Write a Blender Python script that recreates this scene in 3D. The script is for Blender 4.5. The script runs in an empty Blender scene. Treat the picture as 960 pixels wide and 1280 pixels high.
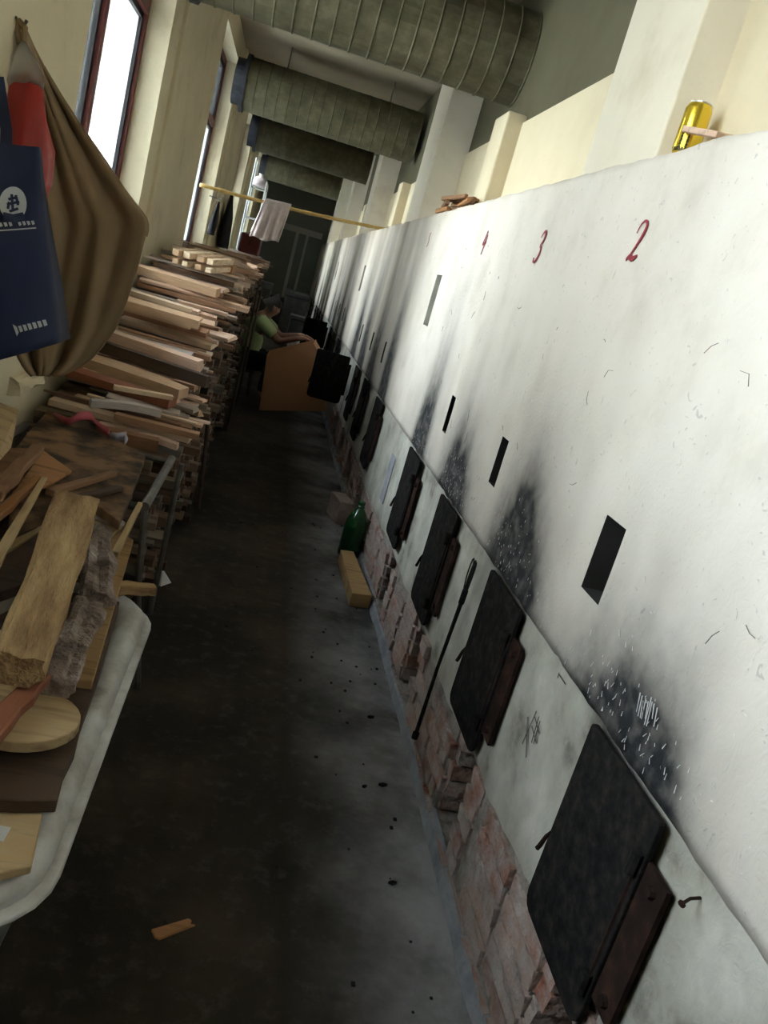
import bpy, bmesh, math, random
from mathutils import Vector, Matrix, noise
random.seed(7)
C = bpy.context.scene.collection
scn = bpy.context.scene
# ------------------------------------------------------------------ camera
CAMH = 1.60
ROT = ((0.95685737, -0.22599558, -0.18261974), (-0.11148684, 0.29484123, -0.94902020), (0.26831820, 0.92843667, 0.25692547))
RM = Matrix(ROT)
FPX = 1030.0
cd = bpy.data.cameras.new('camera'); cam = bpy.data.objects.new('camera', cd); C.objects.link(cam)
cd.sensor_fit = 'VERTICAL'; cd.sensor_height = 36.0; cd.lens = 36.0 * FPX / 1280.0
cd.clip_start = 0.02; cd.clip_end = 300
cam.matrix_world = Matrix.Translation((0, 0, CAMH)) @ RM.to_4x4()
scn.camera = cam
# ------------------------------------------------------------------ light
wd = bpy.data.worlds.new('sky'); scn.world = wd; wd.use_nodes = True
bg = wd.node_tree.nodes['Background']; bg.inputs[0].default_value = (0.90, 0.95, 1.0, 1); bg.inputs[1].default_value = 28.0
_n = wd.node_tree.nodes; _l = wd.node_tree.links
_tc = _n.new('ShaderNodeTexCoord'); _sx = _n.new('ShaderNodeSeparateXYZ'); _rp = _n.new('ShaderNodeValToRGB')
_rp.color_ramp.elements[0].position = 0.0; _rp.color_ramp.elements[0].color = (1.0, 0.97, 0.90, 1); _rp.color_ramp.elements[1].position = 0.75; _rp.color_ramp.elements[1].color = (0.72, 0.86, 1.0, 1)
_l.new(_tc.outputs['Generated'], _sx.inputs[0]); _l.new(_sx.outputs[2], _rp.inputs[0]); _l.new(_rp.outputs[0], bg.inputs[0])
scn.view_settings.view_transform = 'Standard'; scn.view_settings.look = 'None'
scn.view_settings.gamma = 1.0; scn.view_settings.use_curve_mapping = False
scn.view_settings.exposure = 0.0
XL = -0.90                                   # inner face of the window wall
WIN = [(0.25, 1.75), (3.57, 5.27), (7.73, 9.45), (11.9, 13.6), (16.05, 17.75)]
WZ0, WZ1 = 1.38, 3.27
for (a, b) in WIN:
    ld = bpy.data.lights.new('daylight_portal', 'AREA'); ld.shape = 'RECTANGLE'; ld.size = WZ1 - WZ0; ld.size_y = b - a
    ld.cycles.is_portal = True
    lo = bpy.data.objects.new('daylight_portal', ld); C.objects.link(lo)
    lo.location = (-1.16, (a + b) / 2, (WZ0 + WZ1) / 2); lo.rotation_euler = (0, math.radians(-90), 0)

# ------------------------------------------------------------------ helpers
def ray(px, py):
    return RM @ Vector((px - 480.0, -(py - 640.0), -FPX))
def at_y(px, py, y):
    r = ray(px, py); t = y / r.y; return Vector((r.x * t, y, r.z * t + CAMH))
def at_z(px, py, z):
    r = ray(px, py); t = (z - CAMH) / r.z; return Vector((r.x * t, r.y * t, z))
def XR(y): return 0.86 - 0.005 * y           # face of the stove wall
def tag(o, label=None, cat=None, group=None, kind=None):
    if label: o['label'] = label
    if cat: o['category'] = cat
    if group: o['group'] = group
    if kind: o['kind'] = kind
    return o
def link(name, me, m, parent=None, loc=None):
    o = bpy.data.objects.new(name, me); C.objects.link(o)
    if m is not None and len(me.materials) == 0: me.materials.append(m)
    if parent: o.parent = parent
    if loc is not None: o.location = loc
    return o
def empty(name, loc=(0, 0, 0), rz=0):
    o = bpy.data.objects.new(name, None); C.objects.link(o); o.location = loc; o.rotation_euler = (0, 0, rz)
    o.empty_display_size = 0.05
    return o
def mesh(name, vs, fs, smooth=False):
    me = bpy.data.meshes.new(name); me.from_pydata([tuple(v) for v in vs], [], fs); me.update()
    if smooth:
        for p in me.polygons: p.use_smooth = True
    return me
def fixn(me):
    bm = bmesh.new(); bm.from_mesh(me); bmesh.ops.recalc_face_normals(bm, faces=bm.faces); bm.to_mesh(me); bm.free(); return me
class MB:
    def __init__(s): s.v = []; s.f = []
    def add(s, vs, fs):
        n = len(s.v); s.v += [tuple(v) for v in vs]; s.f += [tuple(i + n for i in f) for f in fs]
    def box(s, a, b):
        x0, y0, z0 = a; x1, y1, z1 = b
        s.add([(x0,y0,z0),(x1,y0,z0),(x1,y1,z0),(x0,y1,z0),(x0,y0,z1),(x1,y0,z1),(x1,y1,z1),(x0,y1,z1)],
              [(0,3,2,1),(4,5,6,7),(0,1,5,4),(1,2,6,5),(2,3,7,6),(3,0,4,7)])
    def wbox(s, y0, y1, d0, d1, z0, z1):     # box on the stove wall; d = distance out of the wall face
        s.add([(XR(y0)-d0,y0,z0),(XR(y0)-d1,y0,z0),(XR(y1)-d1,y1,z0),(XR(y1)-d0,y1,z0),
               (XR(y0)-d0,y0,z1),(XR(y0)-d1,y0,z1),(XR(y1)-d1,y1,z1),(XR(y1)-d0,y1,z1)],
              [(0,1,2,3),(4,7,6,5),(0,4,5,1),(1,5,6,2),(2,6,7,3),(3,7,4,0)])
    def tube(s, pts, rad, seg=8, cap=True):
        pts = [Vector(p) for p in pts]; n = len(pts); base = len(s.v)
        rads = rad if isinstance(rad, (list, tuple)) else [rad] * n
        up = None
        for i, p in enumerate(pts):
            d = (pts[min(i+1, n-1)] - pts[max(i-1, 0)]).normalized()
            if up is None:
                up = d.orthogonal().normalized()
            up = (up - d * up.dot(d)).normalized(); w = d.cross(up)
            for k in range(seg):
                a = 2 * math.pi * k / seg
                s.v.append(tuple(p + (up * math.cos(a) + w * math.sin(a)) * rads[i]))
        for i in range(n - 1):
            for k in range(seg):
                k2 = (k + 1) % seg
                s.f.append((base+i*seg+k, base+i*seg+k2, base+(i+1)*seg+k2, base+(i+1)*seg+k))
        if cap:
            s.f.append(tuple(base + k for k in reversed(range(seg)))); s.f.append(tuple(base + (n-1)*seg + k for k in range(seg)))
    def ribbon(s, pts, wids, nrm, th):       # flat painted stroke
        pts = [Vector(p) for p in pts]; nrm = Vector(nrm); base = len(s.v); n = len(pts)
        for i, p in enumerate(pts):
            d = (pts[min(i+1, n-1)] - pts[max(i-1, 0)]).normalized(); w = nrm.cross(d).normalized() * wids[i] * 0.5
            s.v += [tuple(p - w), tuple(p + w), tuple(p + w + nrm * th), tuple(p - w + nrm * th)]
        for i in range(n - 1):
            a = base + i * 4; b = a + 4
            for k in range(4): s.f.append((a+k, a+(k+1) % 4, b+(k+1) % 4, b+k))
        s.f.append((base+3, base+2, base+1, base)); e = base + (n-1)*4; s.f.append((e, e+1, e+2, e+3))
    def build(s, name, m, parent=None, smooth=False, origin=None):
        if origin is not None:
            o0 = Vector(origin); vs = [Vector(v) - o0 for v in s.v]
        else: vs = s.v
        me = fixn(mesh(name, vs, s.f, smooth))
        return link(name, me, m, parent, origin)
def center(pts):
    c = Vector((0, 0, 0))
    for p in pts: c += Vector(p)
    return c / len(pts)
def bevel(o, w=0.004, seg=2):
    b = o.modifiers.new('bevel', 'BEVEL'); b.width = w; b.segments = seg; b.limit_method = 'ANGLE'; return o
def lerp(tab, x):
    if x <= tab[0][0]: return tab[0][1]
    for (a, va), (b, vb) in zip(tab, tab[1:]):
        if x <= b: return va + (vb - va) * (x - a) / (b - a)
    return tab[-1][1]
def prism(name, top, th, m, parent=None, jit=0.0, sub=1, down=None):
    """irregular board: polygon of its upper face, thickness below"""
    top = [Vector(p) for p in top]
    n = Vector((0, 0, 0))
    for i in range(len(top)): n += top[i].cross(top[(i+1) % len(top)])
    n.normalize()
    if n.z < 0: n = -n
    if down is not None: n = -Vector(down)
    c = center(top) - n * th * 0.5
    pts = []
    for i, p in enumerate(top):
        q = top[(i+1) % len(top)]
        for k in range(sub):
            pp = p.lerp(q, k / sub)
            if k and jit: pp = pp + Vector((random.uniform(-jit, jit), random.uniform(-jit, jit), 0))
            pts.append(pp)
    k = len(pts); vs = [p - c for p in pts] + [p - n * th - c for p in pts]
    fs = [tuple(range(k)), tuple(reversed(range(k, 2*k)))] + [(i, k+i, k+(i+1) % k, (i+1) % k) for i in range(k)]
    return bevel(link(name, fixn(mesh(name, vs, fs)), m, parent, c), 0.002, 1)

# ------------------------------------------------------------------ materials
def nt(name):
    m = bpy.data.materials.new(name); m.use_nodes = True; t = m.node_tree
    return m, t, t.nodes, t.links, t.nodes['Principled BSDF']
def ramp(N, stops, interp='LINEAR'):
    r = N.new('ShaderNodeValToRGB'); r.color_ramp.interpolation = interp
    e = r.color_ramp.elements
    while len(e) < len(stops): e.new(0.5)
    for k, (p, c) in enumerate(stops):
        e[k].position = p; e[k].color = (*c, 1) if len(c) == 3 else c
    return r
def surf(name, stops, scale=6, rough=0.8, bump=0.2, bdist=0.01, stretch=(1, 1, 1), detail=6, metal=0.0, rand=False, spec=0.3, fine=60, coords='Object'):
    m, t, N, L, P = nt(name)
    tc = N.new('ShaderNodeTexCoord'); mp = N.new('ShaderNodeMapping'); mp.inputs['Scale'].default_value = stretch
    L.new(tc.outputs[coords], mp.inputs[0])
    n1 = N.new('ShaderNodeTexNoise'); n1.noise_dimensions = '4D'; n1.inputs['Scale'].default_value = scale; n1.inputs['Detail'].default_value = detail; n1.inputs['Roughness'].default_value = 0.62
    L.new(mp.outputs[0], n1.inputs['Vector'])
    if rand:
        oi = N.new('ShaderNodeObjectInfo'); mu = N.new('ShaderNodeMath'); mu.operation = 'MULTIPLY'; mu.inputs[1].default_value = 37
        L.new(oi.outputs['Random'], mu.inputs[0]); L.new(mu.outputs[0], n1.inputs['W'])
    r = ramp(N, stops); L.new(n1.outputs['Fac'], r.inputs[0]); L.new(r.outputs[0], P.inputs['Base Color'])
    P.inputs['Roughness'].default_value = rough; P.inputs['Metallic'].default_value = metal; P.inputs['Specular IOR Level'].default_value = spec
    if bump:
        n2 = N.new('ShaderNodeTexNoise'); n2.inputs['Scale'].default_value = fine; n2.inputs['Detail'].default_value = 5
        L.new(mp.outputs[0], n2.inputs['Vector'])
        ad = N.new('ShaderNodeMath'); ad.operation = 'ADD'; L.new(n1.outputs['Fac'], ad.inputs[0]); L.new(n2.outputs['Fac'], ad.inputs[1])
        b = N.new('ShaderNodeBump'); b.inputs['Strength'].default_value = bump; b.inputs['Distance'].default_value = bdist
        L.new(ad.outputs[0], b.inputs['Height']); L.new(b.outputs[0], P.inputs['Normal'])
    return m
def wood(name, tones, island=False, grain=(3, 22, 22), rough=0.75):
    m, t, N, L, P = nt(name)
    tc = N.new('ShaderNodeTexCoord'); mp = N.new('ShaderNodeMapping'); mp.inputs['Scale'].default_value = grain
    L.new(tc.outputs['Object'], mp.inputs[0])
    if island: src = N.new('ShaderNodeNewGeometry').outputs['Random Per Island']
    else: src = N.new('ShaderNodeObjectInfo').outputs['Random']
    tones = list(tones) * 2 if len(tones) == 1 else tones
    k = len(tones); r = ramp(N, [((i + 0.0) / k, c) for i, c in enumerate(tones)], 'CONSTANT' if k > 1 else 'LINEAR')
    L.new(src, r.inputs[0])
    mu = N.new('ShaderNodeMath'); mu.operation = 'MULTIPLY'; mu.inputs[1].default_value = 53; L.new(src, mu.inputs[0])
    n1 = N.new('ShaderNodeTexNoise'); n1.noise_dimensions = '4D'; n1.inputs['Scale'].default_value = 1.6; n1.inputs['Detail'].default_value = 5; n1.inputs['Distortion'].default_value = 0.6
    L.new(mp.outputs[0], n1.inputs['Vector']); L.new(mu.outputs[0], n1.inputs['W'])
    g = ramp(N, [(0.3, (0.55, 0.5, 0.45)), (0.5, (1, 1, 1)), (0.72, (1.0, 0.9, 0.8))]); L.new(n1.outputs['Fac'], g.inputs[0])
    mx = N.new('ShaderNodeMix'); mx.data_type = 'RGBA'; mx.blend_type = 'MULTIPLY'; mx.inputs[0].default_value = 1.0
    L.new(r.outputs[0], mx.inputs[6]); L.new(g.outputs[0], mx.inputs[7]); L.new(mx.outputs[2], P.inputs['Base Color'])
    P.inputs['Roughness'].default_value = rough; P.inputs['Specular IOR Level'].default_value = 0.25
    b = N.new('ShaderNodeBump'); b.inputs['Strength'].default_value = 0.35; b.inputs['Distance'].default_value = 0.003
    L.new(n1.outputs['Fac'], b.inputs['Height']); L.new(b.outputs[0], P.inputs['Normal'])
    return m
def flat(name, col, rough=0.7, metal=0.0, spec=0.3):
    return surf(name, [(0.3, tuple(c * 0.85 for c in col)), (0.7, col)], 8, rough, 0.08, 0.004, metal=metal, spec=spec)

M = {}
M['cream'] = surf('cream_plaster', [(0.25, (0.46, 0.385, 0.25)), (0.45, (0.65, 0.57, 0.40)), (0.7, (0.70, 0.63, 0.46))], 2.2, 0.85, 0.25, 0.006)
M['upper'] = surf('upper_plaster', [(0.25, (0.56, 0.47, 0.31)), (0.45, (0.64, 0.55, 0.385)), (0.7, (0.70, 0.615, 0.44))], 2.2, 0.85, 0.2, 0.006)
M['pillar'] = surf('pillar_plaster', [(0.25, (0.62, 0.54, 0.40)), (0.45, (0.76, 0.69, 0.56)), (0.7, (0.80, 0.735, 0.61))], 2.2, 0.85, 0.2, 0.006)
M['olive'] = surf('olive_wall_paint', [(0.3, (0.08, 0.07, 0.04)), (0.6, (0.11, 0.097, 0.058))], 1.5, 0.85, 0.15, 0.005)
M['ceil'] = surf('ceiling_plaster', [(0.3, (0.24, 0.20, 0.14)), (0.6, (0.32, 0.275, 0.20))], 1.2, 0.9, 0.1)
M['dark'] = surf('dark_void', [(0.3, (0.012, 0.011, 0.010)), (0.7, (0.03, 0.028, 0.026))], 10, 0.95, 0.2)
M['mortar'] = surf('mortar', [(0.3, (0.14, 0.12, 0.10)), (0.5, (0.26, 0.23, 0.20)), (0.7, (0.34, 0.30, 0.28))], 18, 0.95, 0.7, 0.02)
M['brick'] = None
M['skirt'] = surf('cement_footing', [(0.3, (0.16, 0.17, 0.19)), (0.6, (0.30, 0.31, 0.34))], 9, 0.9, 0.5, 0.01)
M['iron'] = surf('sooty_iron', [(0.3, (0.006, 0.006, 0.0065)), (0.5, (0.013, 0.012, 0.012)), (0.68, (0.030, 0.024, 0.021))], 34, 0.92, 0.4, 0.004, rand=True, spec=0.04)
M['rust'] = surf('rusty_angle_iron', [(0.3, (0.010, 0.007, 0.006)), (0.5, (0.020, 0.012, 0.010)), (0.7, (0.050, 0.024, 0.017))], 16, 0.9, 0.4, 0.004, rand=True, spec=0.05)
M['steel'] = surf('worn_steel', [(0.3, (0.09, 0.08, 0.07)), (0.7, (0.20, 0.19, 0.175))], 20, 0.5, 0.2, 0.003, metal=0.6)
M['whitepipe'] = surf('pale_painted_pipe', [(0.3, (0.42, 0.42, 0.40)), (0.7, (0.62, 0.62, 0.60))], 12, 0.5, 0.1)
M['redframe'] = surf('dark_red_window_paint', [(0.3, (0.10, 0.022, 0.022)), (0.6, (0.17, 0.045, 0.042))], 9, 0.5, 0.2, 0.004)
M['blackframe'] = flat('black_window_bead', (0.03, 0.028, 0.03), 0.5)
M['redpaint'] = flat('red_brush_paint', (0.30, 0.028, 0.045), 0.6)
M['pencil'] = flat('dark_pencil_mark', (0.06, 0.055, 0.05), 0.8)
M['duct'] = surf('dull_zinc_duct', [(0.3, (0.075, 0.068, 0.038)), (0.5, (0.11, 0.10, 0.06)), (0.68, (0.16, 0.145, 0.09))], 9, 0.6, 0.12, 0.003, metal=0.3, spec=0.3)
M['ductdark'] = flat('black_duct_collar', (0.02, 0.022, 0.03), 0.6)
M['concrete_out'] = surf('outside_ground', [(0.3, (0.45, 0.44, 0.40)), (0.7, (0.6, 0.58, 0.52))], 1.5, 0.9, 0.1)
M['building'] = surf('outside_building', [(0.3, (0.75, 0.76, 0.76)), (0.7, (0.85, 0.85, 0.84))], 0.8, 0.9, 0)
M['leaf'] = surf('tree_leaves', [(0.3, (0.05, 0.13, 0.02)), (0.5, (0.12, 0.25, 0.04)), (0.7, (0.30, 0.42, 0.08))], 3.0, 0.6, 0)
M['bark'] = surf('tree_bark', [(0.3, (0.08, 0.06, 0.045)), (0.7, (0.18, 0.14, 0.1))], 9, 0.9, 0.5, 0.02)
M['tub'] = surf('grimy_white_tub', [(0.28, (0.16, 0.125, 0.085)), (0.42, (0.40, 0.375, 0.34)), (0.62, (0.62, 0.62, 0.61))], 6, 0.45, 0.12, 0.004, spec=0.5)
M['bottle'] = None
TONES = [(0.52,0.34,0.22),(0.66,0.48,0.34),(0.24,0.13,0.08),(0.72,0.56,0.42),(0.40,0.24,0.15),(0.34,0.26,0.20),(0.60,0.40,0.28),(0.12,0.075,0.05),(0.68,0.50,0.40),(0.34,0.18,0.11),(0.56,0.47,0.40)]
M['plank'] = wood('sawn_timber', TONES)
M['pilewood_shaded'] = wood('stacked_timber', [tuple(c*0.34 for c in t) for t in TONES], island=True)  # timber tones darkened: shade of the stack front painted into the colour
M['pale'] = wood('pale_new_wood', [(0.74,0.58,0.41)])
M['pinkwood'] = wood('pinkish_planed_wood', [(0.68,0.48,0.36)])
M['tanwood'] = wood('tan_board', [(0.56,0.38,0.24)])
M['brownwood'] = wood('brown_board', [(0.24,0.13,0.07)])
M['redwood'] = wood('red_brown_stick', [(0.26,0.10,0.055)])
M['orangewood'] = wood('orange_brown_stick', [(0.40,0.20,0.09)])
M['greywood'] = wood('weathered_grey_wood', [(0.52,0.48,0.46)])
M['darkwood'] = wood('dark_old_wood', [(0.075,0.05,0.035)])
M['heappale'] = wood('dull_pale_wood', [(0.46,0.34,0.19)])
M['heaptan'] = wood('dull_tan_wood', [(0.36,0.23,0.11)])
M['dirtyply'] = surf('mud_stained_plywood', [(0.40, (0.03, 0.02, 0.013)), (0.48, (0.10, 0.06, 0.032)), (0.58, (0.22, 0.125, 0.062))], 6, 0.9, 0.3, 0.004)
M['rotwood'] = surf('rotten_split_log', [(0.3, (0.13, 0.07, 0.035)), (0.5, (0.36, 0.23, 0.115)), (0.68, (0.52, 0.37, 0.19))], 8, 0.9, 1.0, 0.015, stretch=(0.45, 2.2, 2.2))
M['barkgrey'] = surf('flaking_grey_bark', [(0.3, (0.06, 0.045, 0.04)), (0.5, (0.26, 0.20, 0.17)), (0.68, (0.44, 0.38, 0.35))], 11, 0.95, 1.0, 0.02)
M['card'] = surf('brown_cardboard', [(0.3, (0.36, 0.18, 0.09)), (0.7, (0.44, 0.23, 0.12))], 3, 0.85, 0.05)
M['bamboo'] = surf('bamboo_pole', [(0.3, (0.42, 0.27, 0.08)), (0.7, (0.60, 0.42, 0.15))], 5, 0.5, 0.1, stretch=(6, 1, 1))
M['towel'] = surf('pinkish_white_towel', [(0.3, (0.60, 0.50, 0.50)), (0.7, (0.74, 0.65, 0.65))], 20, 0.95, 0.3, 0.003)
M['blackcloth'] = flat('black_cloth', (0.012, 0.012, 0.015), 0.95)
M['browncloth'] = surf('brown_canvas', [(0.3, (0.19, 0.135, 0.075)), (0.7, (0.26, 0.185, 0.11))], 3, 0.95, 0.15, 0.003, fine=200)
M['bluebag'] = surf('navy_nonwoven_bag', [(0.3, (0.006, 0.010, 0.030)), (0.7, (0.010, 0.017, 0.052))], 6, 0.7, 0.2, 0.002, fine=150)
M['bagprint'] = flat('pale_bag_print', (0.42, 0.43, 0.42), 0.7)
M['redbag'] = flat('red_plastic_bag', (0.34, 0.016, 0.013), 0.4, spec=0.5)
M['clearbag'] = None
M['pinkplastic'] = surf('pink_strip', [(0.3, (0.36, 0.06, 0.09)), (0.7, (0.50, 0.12, 0.16))], 6, 0.5, 0.1)
M['lilac'] = flat('lilac_strip_end', (0.40, 0.38, 0.48), 0.5)
M['gold'] = surf('gold_can', [(0.3, (0.62, 0.42, 0.03)), (0.7, (0.85, 0.62, 0.06))], 4, 0.25, 0, metal=0.8, spec=0.6)
M['canrim'] = flat('aluminium_rim', (0.6, 0.58, 0.52), 0.3, 0.9)
M['canblack'] = flat('black_can_print', (0.03, 0.025, 0.015), 0.4)
M['paper'] = flat('paper_scrap', (0.55, 0.55, 0.55), 0.9)
M['coal'] = flat('charcoal_crumb', (0.008, 0.008, 0.008), 0.9)
M['skin'] = surf('skin', [(0.3, (0.24, 0.12, 0.08)), (0.7, (0.30, 0.16, 0.105))], 8, 0.6, 0)
M['shirt'] = surf('pale_green_shirt', [(0.3, (0.30, 0.38, 0.17)), (0.7, (0.38, 0.46, 0.22))], 6, 0.9, 0.2)
M['trousers'] = flat('black_trousers', (0.014, 0.014, 0.016), 0.9)
M['hair'] = flat('short_dark_hair', (0.03, 0.025, 0.022), 0.7)
M['suitcase'] = flat('dark_red_case', (0.13, 0.03, 0.03), 0.6)
M['endwall'] = surf('far_wall_paint', [(0.3, (0.30, 0.33, 0.31)), (0.7, (0.40, 0.43, 0.41))], 1.5, 0.85, 0.1)
M['clutter'] = surf('dusty_dark_plastic', [(0.3, (0.02, 0.02, 0.022)), (0.7, (0.07, 0.065, 0.06))], 8, 0.7, 0.2)
M['redbrickfloor'] = None

def mk_brick():
    m, t, N, L, P = nt('worn_red_brick')
    tc = N.new('ShaderNodeTexCoord')
    n1 = N.new('ShaderNodeTexNoise'); n1.noise_dimensions = '4D'; n1.inputs['Scale'].default_value = 14; n1.inputs['Detail'].default_value = 6; n1.inputs['Roughness'].default_value = 0.65
    oi = N.new('ShaderNodeObjectInfo'); mu = N.new('ShaderNodeMath'); mu.operation = 'MULTIPLY'; mu.inputs[1].default_value = 41
    L.new(oi.outputs['Random'], mu.inputs[0]); L.new(mu.outputs[0], n1.inputs['W']); L.new(tc.outputs['Object'], n1.inputs['Vector'])
    r = ramp(N, [(0.0, (0.24, 0.09, 0.06)), (0.25, (0.33, 0.17, 0.13)), (0.5, (0.36, 0.24, 0.20)), (0.75, (0.20, 0.15, 0.13)), (1.0, (0.30, 0.12, 0.08))]); L.new(oi.outputs['Random'], r.inputs[0])
    g = ramp(N, [(0.35, (0, 0, 0)), (0.62, (1, 1, 1))]); L.new(n1.outputs['Fac'], g.inputs[0])
    mx = N.new('ShaderNodeMix'); mx.data_type = 'RGBA'; L.new(g.outputs[0], mx.inputs[0]); L.new(r.outputs[0], mx.inputs[6]); mx.inputs[7].default_value = (0.36, 0.31, 0.29, 1)
    L.new(mx.outputs[2], P.inputs['Base Color']); P.inputs['Roughness'].default_value = 0.95; P.inputs['Specular IOR Level'].default_value = 0.15
    b = N.new('ShaderNodeBump'); b.inputs['Strength'].default_value = 1.0; b.inputs['Distance'].default_value = 0.02
    n2 = N.new('ShaderNodeTexNoise'); n2.inputs['Scale'].default_value = 35; n2.inputs['Detail'].default_value = 6; L.new(tc.outputs['Object'], n2.inputs['Vector'])
    L.new(n2.outputs['Fac'], b.inputs['Height']); L.new(b.outputs[0], P.inputs['Normal'])
    return m
M['brick'] = mk_brick()
def mk_glass(name, col, frost, rough):
    m, t, N, L, P = nt(name); out = N['Material Output']
    tr = N.new('ShaderNodeBsdfTransparent'); tl = N.new('ShaderNodeBsdfTranslucent'); gl = N.new('ShaderNodeBsdfGlossy')
    tr.inputs[0].default_value = (*col, 1); tl.inputs[0].default_value = (0.85, 0.87, 0.86, 1); gl.inputs['Roughness'].default_value = rough
    m1 = N.new('ShaderNodeMixShader'); m1.inputs[0].default_value = frost; L.new(tr.outputs[0], m1.inputs[1]); L.new(tl.outputs[0], m1.inputs[2])
    fr = N.new('ShaderNodeFresnel'); fr.inputs[0].default_value = 1.4
    m2 = N.new('ShaderNodeMixShader'); L.new(fr.outputs[0], m2.inputs[0]); L.new(m1.outputs[0], m2.inputs[1]); L.new(gl.outputs[0], m2.inputs[2])
    L.new(m2.outputs[0], out.inputs[0]); N.remove(P); return m
M['glass'] = mk_glass('window_glass', (0.93, 0.95, 0.94), 0.04, 0.03)
M['dirtyglass'] = mk_glass('dusty_window_glass', (0.88, 0.90, 0.90), 0.45, 0.15)
M['clearbag'] = mk_glass('cloudy_plastic_bag', (0.8, 0.78, 0.72), 0.7, 0.2)
def mk_bottle():
    m, t, N, L, P = nt('green_bottle_plastic')
    P.inputs['Base Color'].default_value = (0.008, 0.075, 0.018, 1); P.inputs['Roughness'].default_value = 0.18
    P.inputs['Specular IOR Level'].default_value = 0.6; P.inputs['Transmission Weight'].default_value = 0.25
    n2 = N.new('ShaderNodeTexNoise'); n2.inputs['Scale'].default_value = 9; r = ramp(N, [(0.3, (0.006, 0.05, 0.012)), (0.7, (0.010, 0.09, 0.02))])
    L.new(n2.outputs['Fac'], r.inputs[0]); L.new(r.outputs[0], P.inputs['Base Color'])
    return m
M['bottle'] = mk_bottle()

def mk_floor():
    m, t, N, L, P = nt('stained_concrete_floor')
    tc = N.new('ShaderNodeTexCoord')
    a = N.new('ShaderNodeTexNoise'); a.inputs['Scale'].default_value = 1.7; a.inputs['Detail'].default_value = 7; a.inputs['Roughness'].default_value = 0.6
    b = N.new('ShaderNodeTexNoise'); b.inputs['Scale'].default_value = 14; b.inputs['Detail'].default_value = 8; b.inputs['Roughness'].default_value = 0.7
    L.new(tc.outputs['Object'], a.inputs['Vector']); L.new(tc.outputs['Object'], b.inputs['Vector'])
    r1 = ramp(N, [(0.30, (0.012, 0.010, 0.008)), (0.48, (0.028, 0.022, 0.016)), (0.60, (0.052, 0.037, 0.027)), (0.72, (0.036, 0.033, 0.030))]); L.new(a.outputs['Fac'], r1.inputs[0])
    r2 = ramp(N, [(0.52, (0, 0, 0)), (0.70, (0.55, 0.55, 0.55))]); L.new(b.outputs['Fac'], r2.inputs[0])
    mx = N.new('ShaderNodeMix'); mx.data_type = 'RGBA'; L.new(r2.outputs[0], mx.inputs[0]); L.new(r1.outputs[0], mx.inputs[6]); mx.inputs[7].default_value = (0.10, 0.082, 0.068, 1)
    # grey ash dust along the stove wall
    sx = N.new('ShaderNodeSeparateXYZ'); L.new(tc.outputs['Object'], sx.inputs[0])
    mr = N.new('ShaderNodeMapRange'); mr.inputs[1].default_value = 0.38; mr.inputs[2].default_value = 0.90; mr.inputs[3].default_value = 0.0; mr.inputs[4].default_value = 0.95
    L.new(sx.outputs[0], mr.inputs[0])
    mm = N.new('ShaderNodeMath'); mm.operation = 'MULTIPLY'; r3 = ramp(N, [(0.36, (0.10, 0.10, 0.10)), (0.50, (0.45, 0.45, 0.45)), (0.62, (0.85, 0.85, 0.85))]); L.new(a.outputs['Fac'], r3.inputs[0]); L.new(mr.outputs[0], mm.inputs[0]); L.new(r3.outputs[0], mm.inputs[1])
    m2 = N.new('ShaderNodeMath'); m2.operation = 'MULTIPLY_ADD'; L.new(b.outputs['Fac'], m2.inputs[0]); L.new(mm.outputs[0], m2.inputs[1]); L.new(mm.outputs[0], m2.inputs[2])
    mx2 = N.new('ShaderNodeMix'); mx2.data_type = 'RGBA'; L.new(m2.outputs[0], mx2.inputs[0]); L.new(mx.outputs[2], mx2.inputs[6]); mx2.inputs[7].default_value = (0.34, 0.35, 0.375, 1)
    L.new(mx2.outputs[2], P.inputs['Base Color']); P.inputs['Roughness'].default_value = 0.8; P.inputs['Specular IOR Level'].default_value = 0.15
    bp = N.new('ShaderNodeBump'); bp.inputs['Strength'].default_value = 0.4; bp.inputs['Distance'].default_value = 0.008; L.new(b.outputs['Fac'], bp.inputs['Height']); L.new(bp.outputs[0], P.inputs['Normal'])
    return m
M['floor'] = mk_floor()
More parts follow.
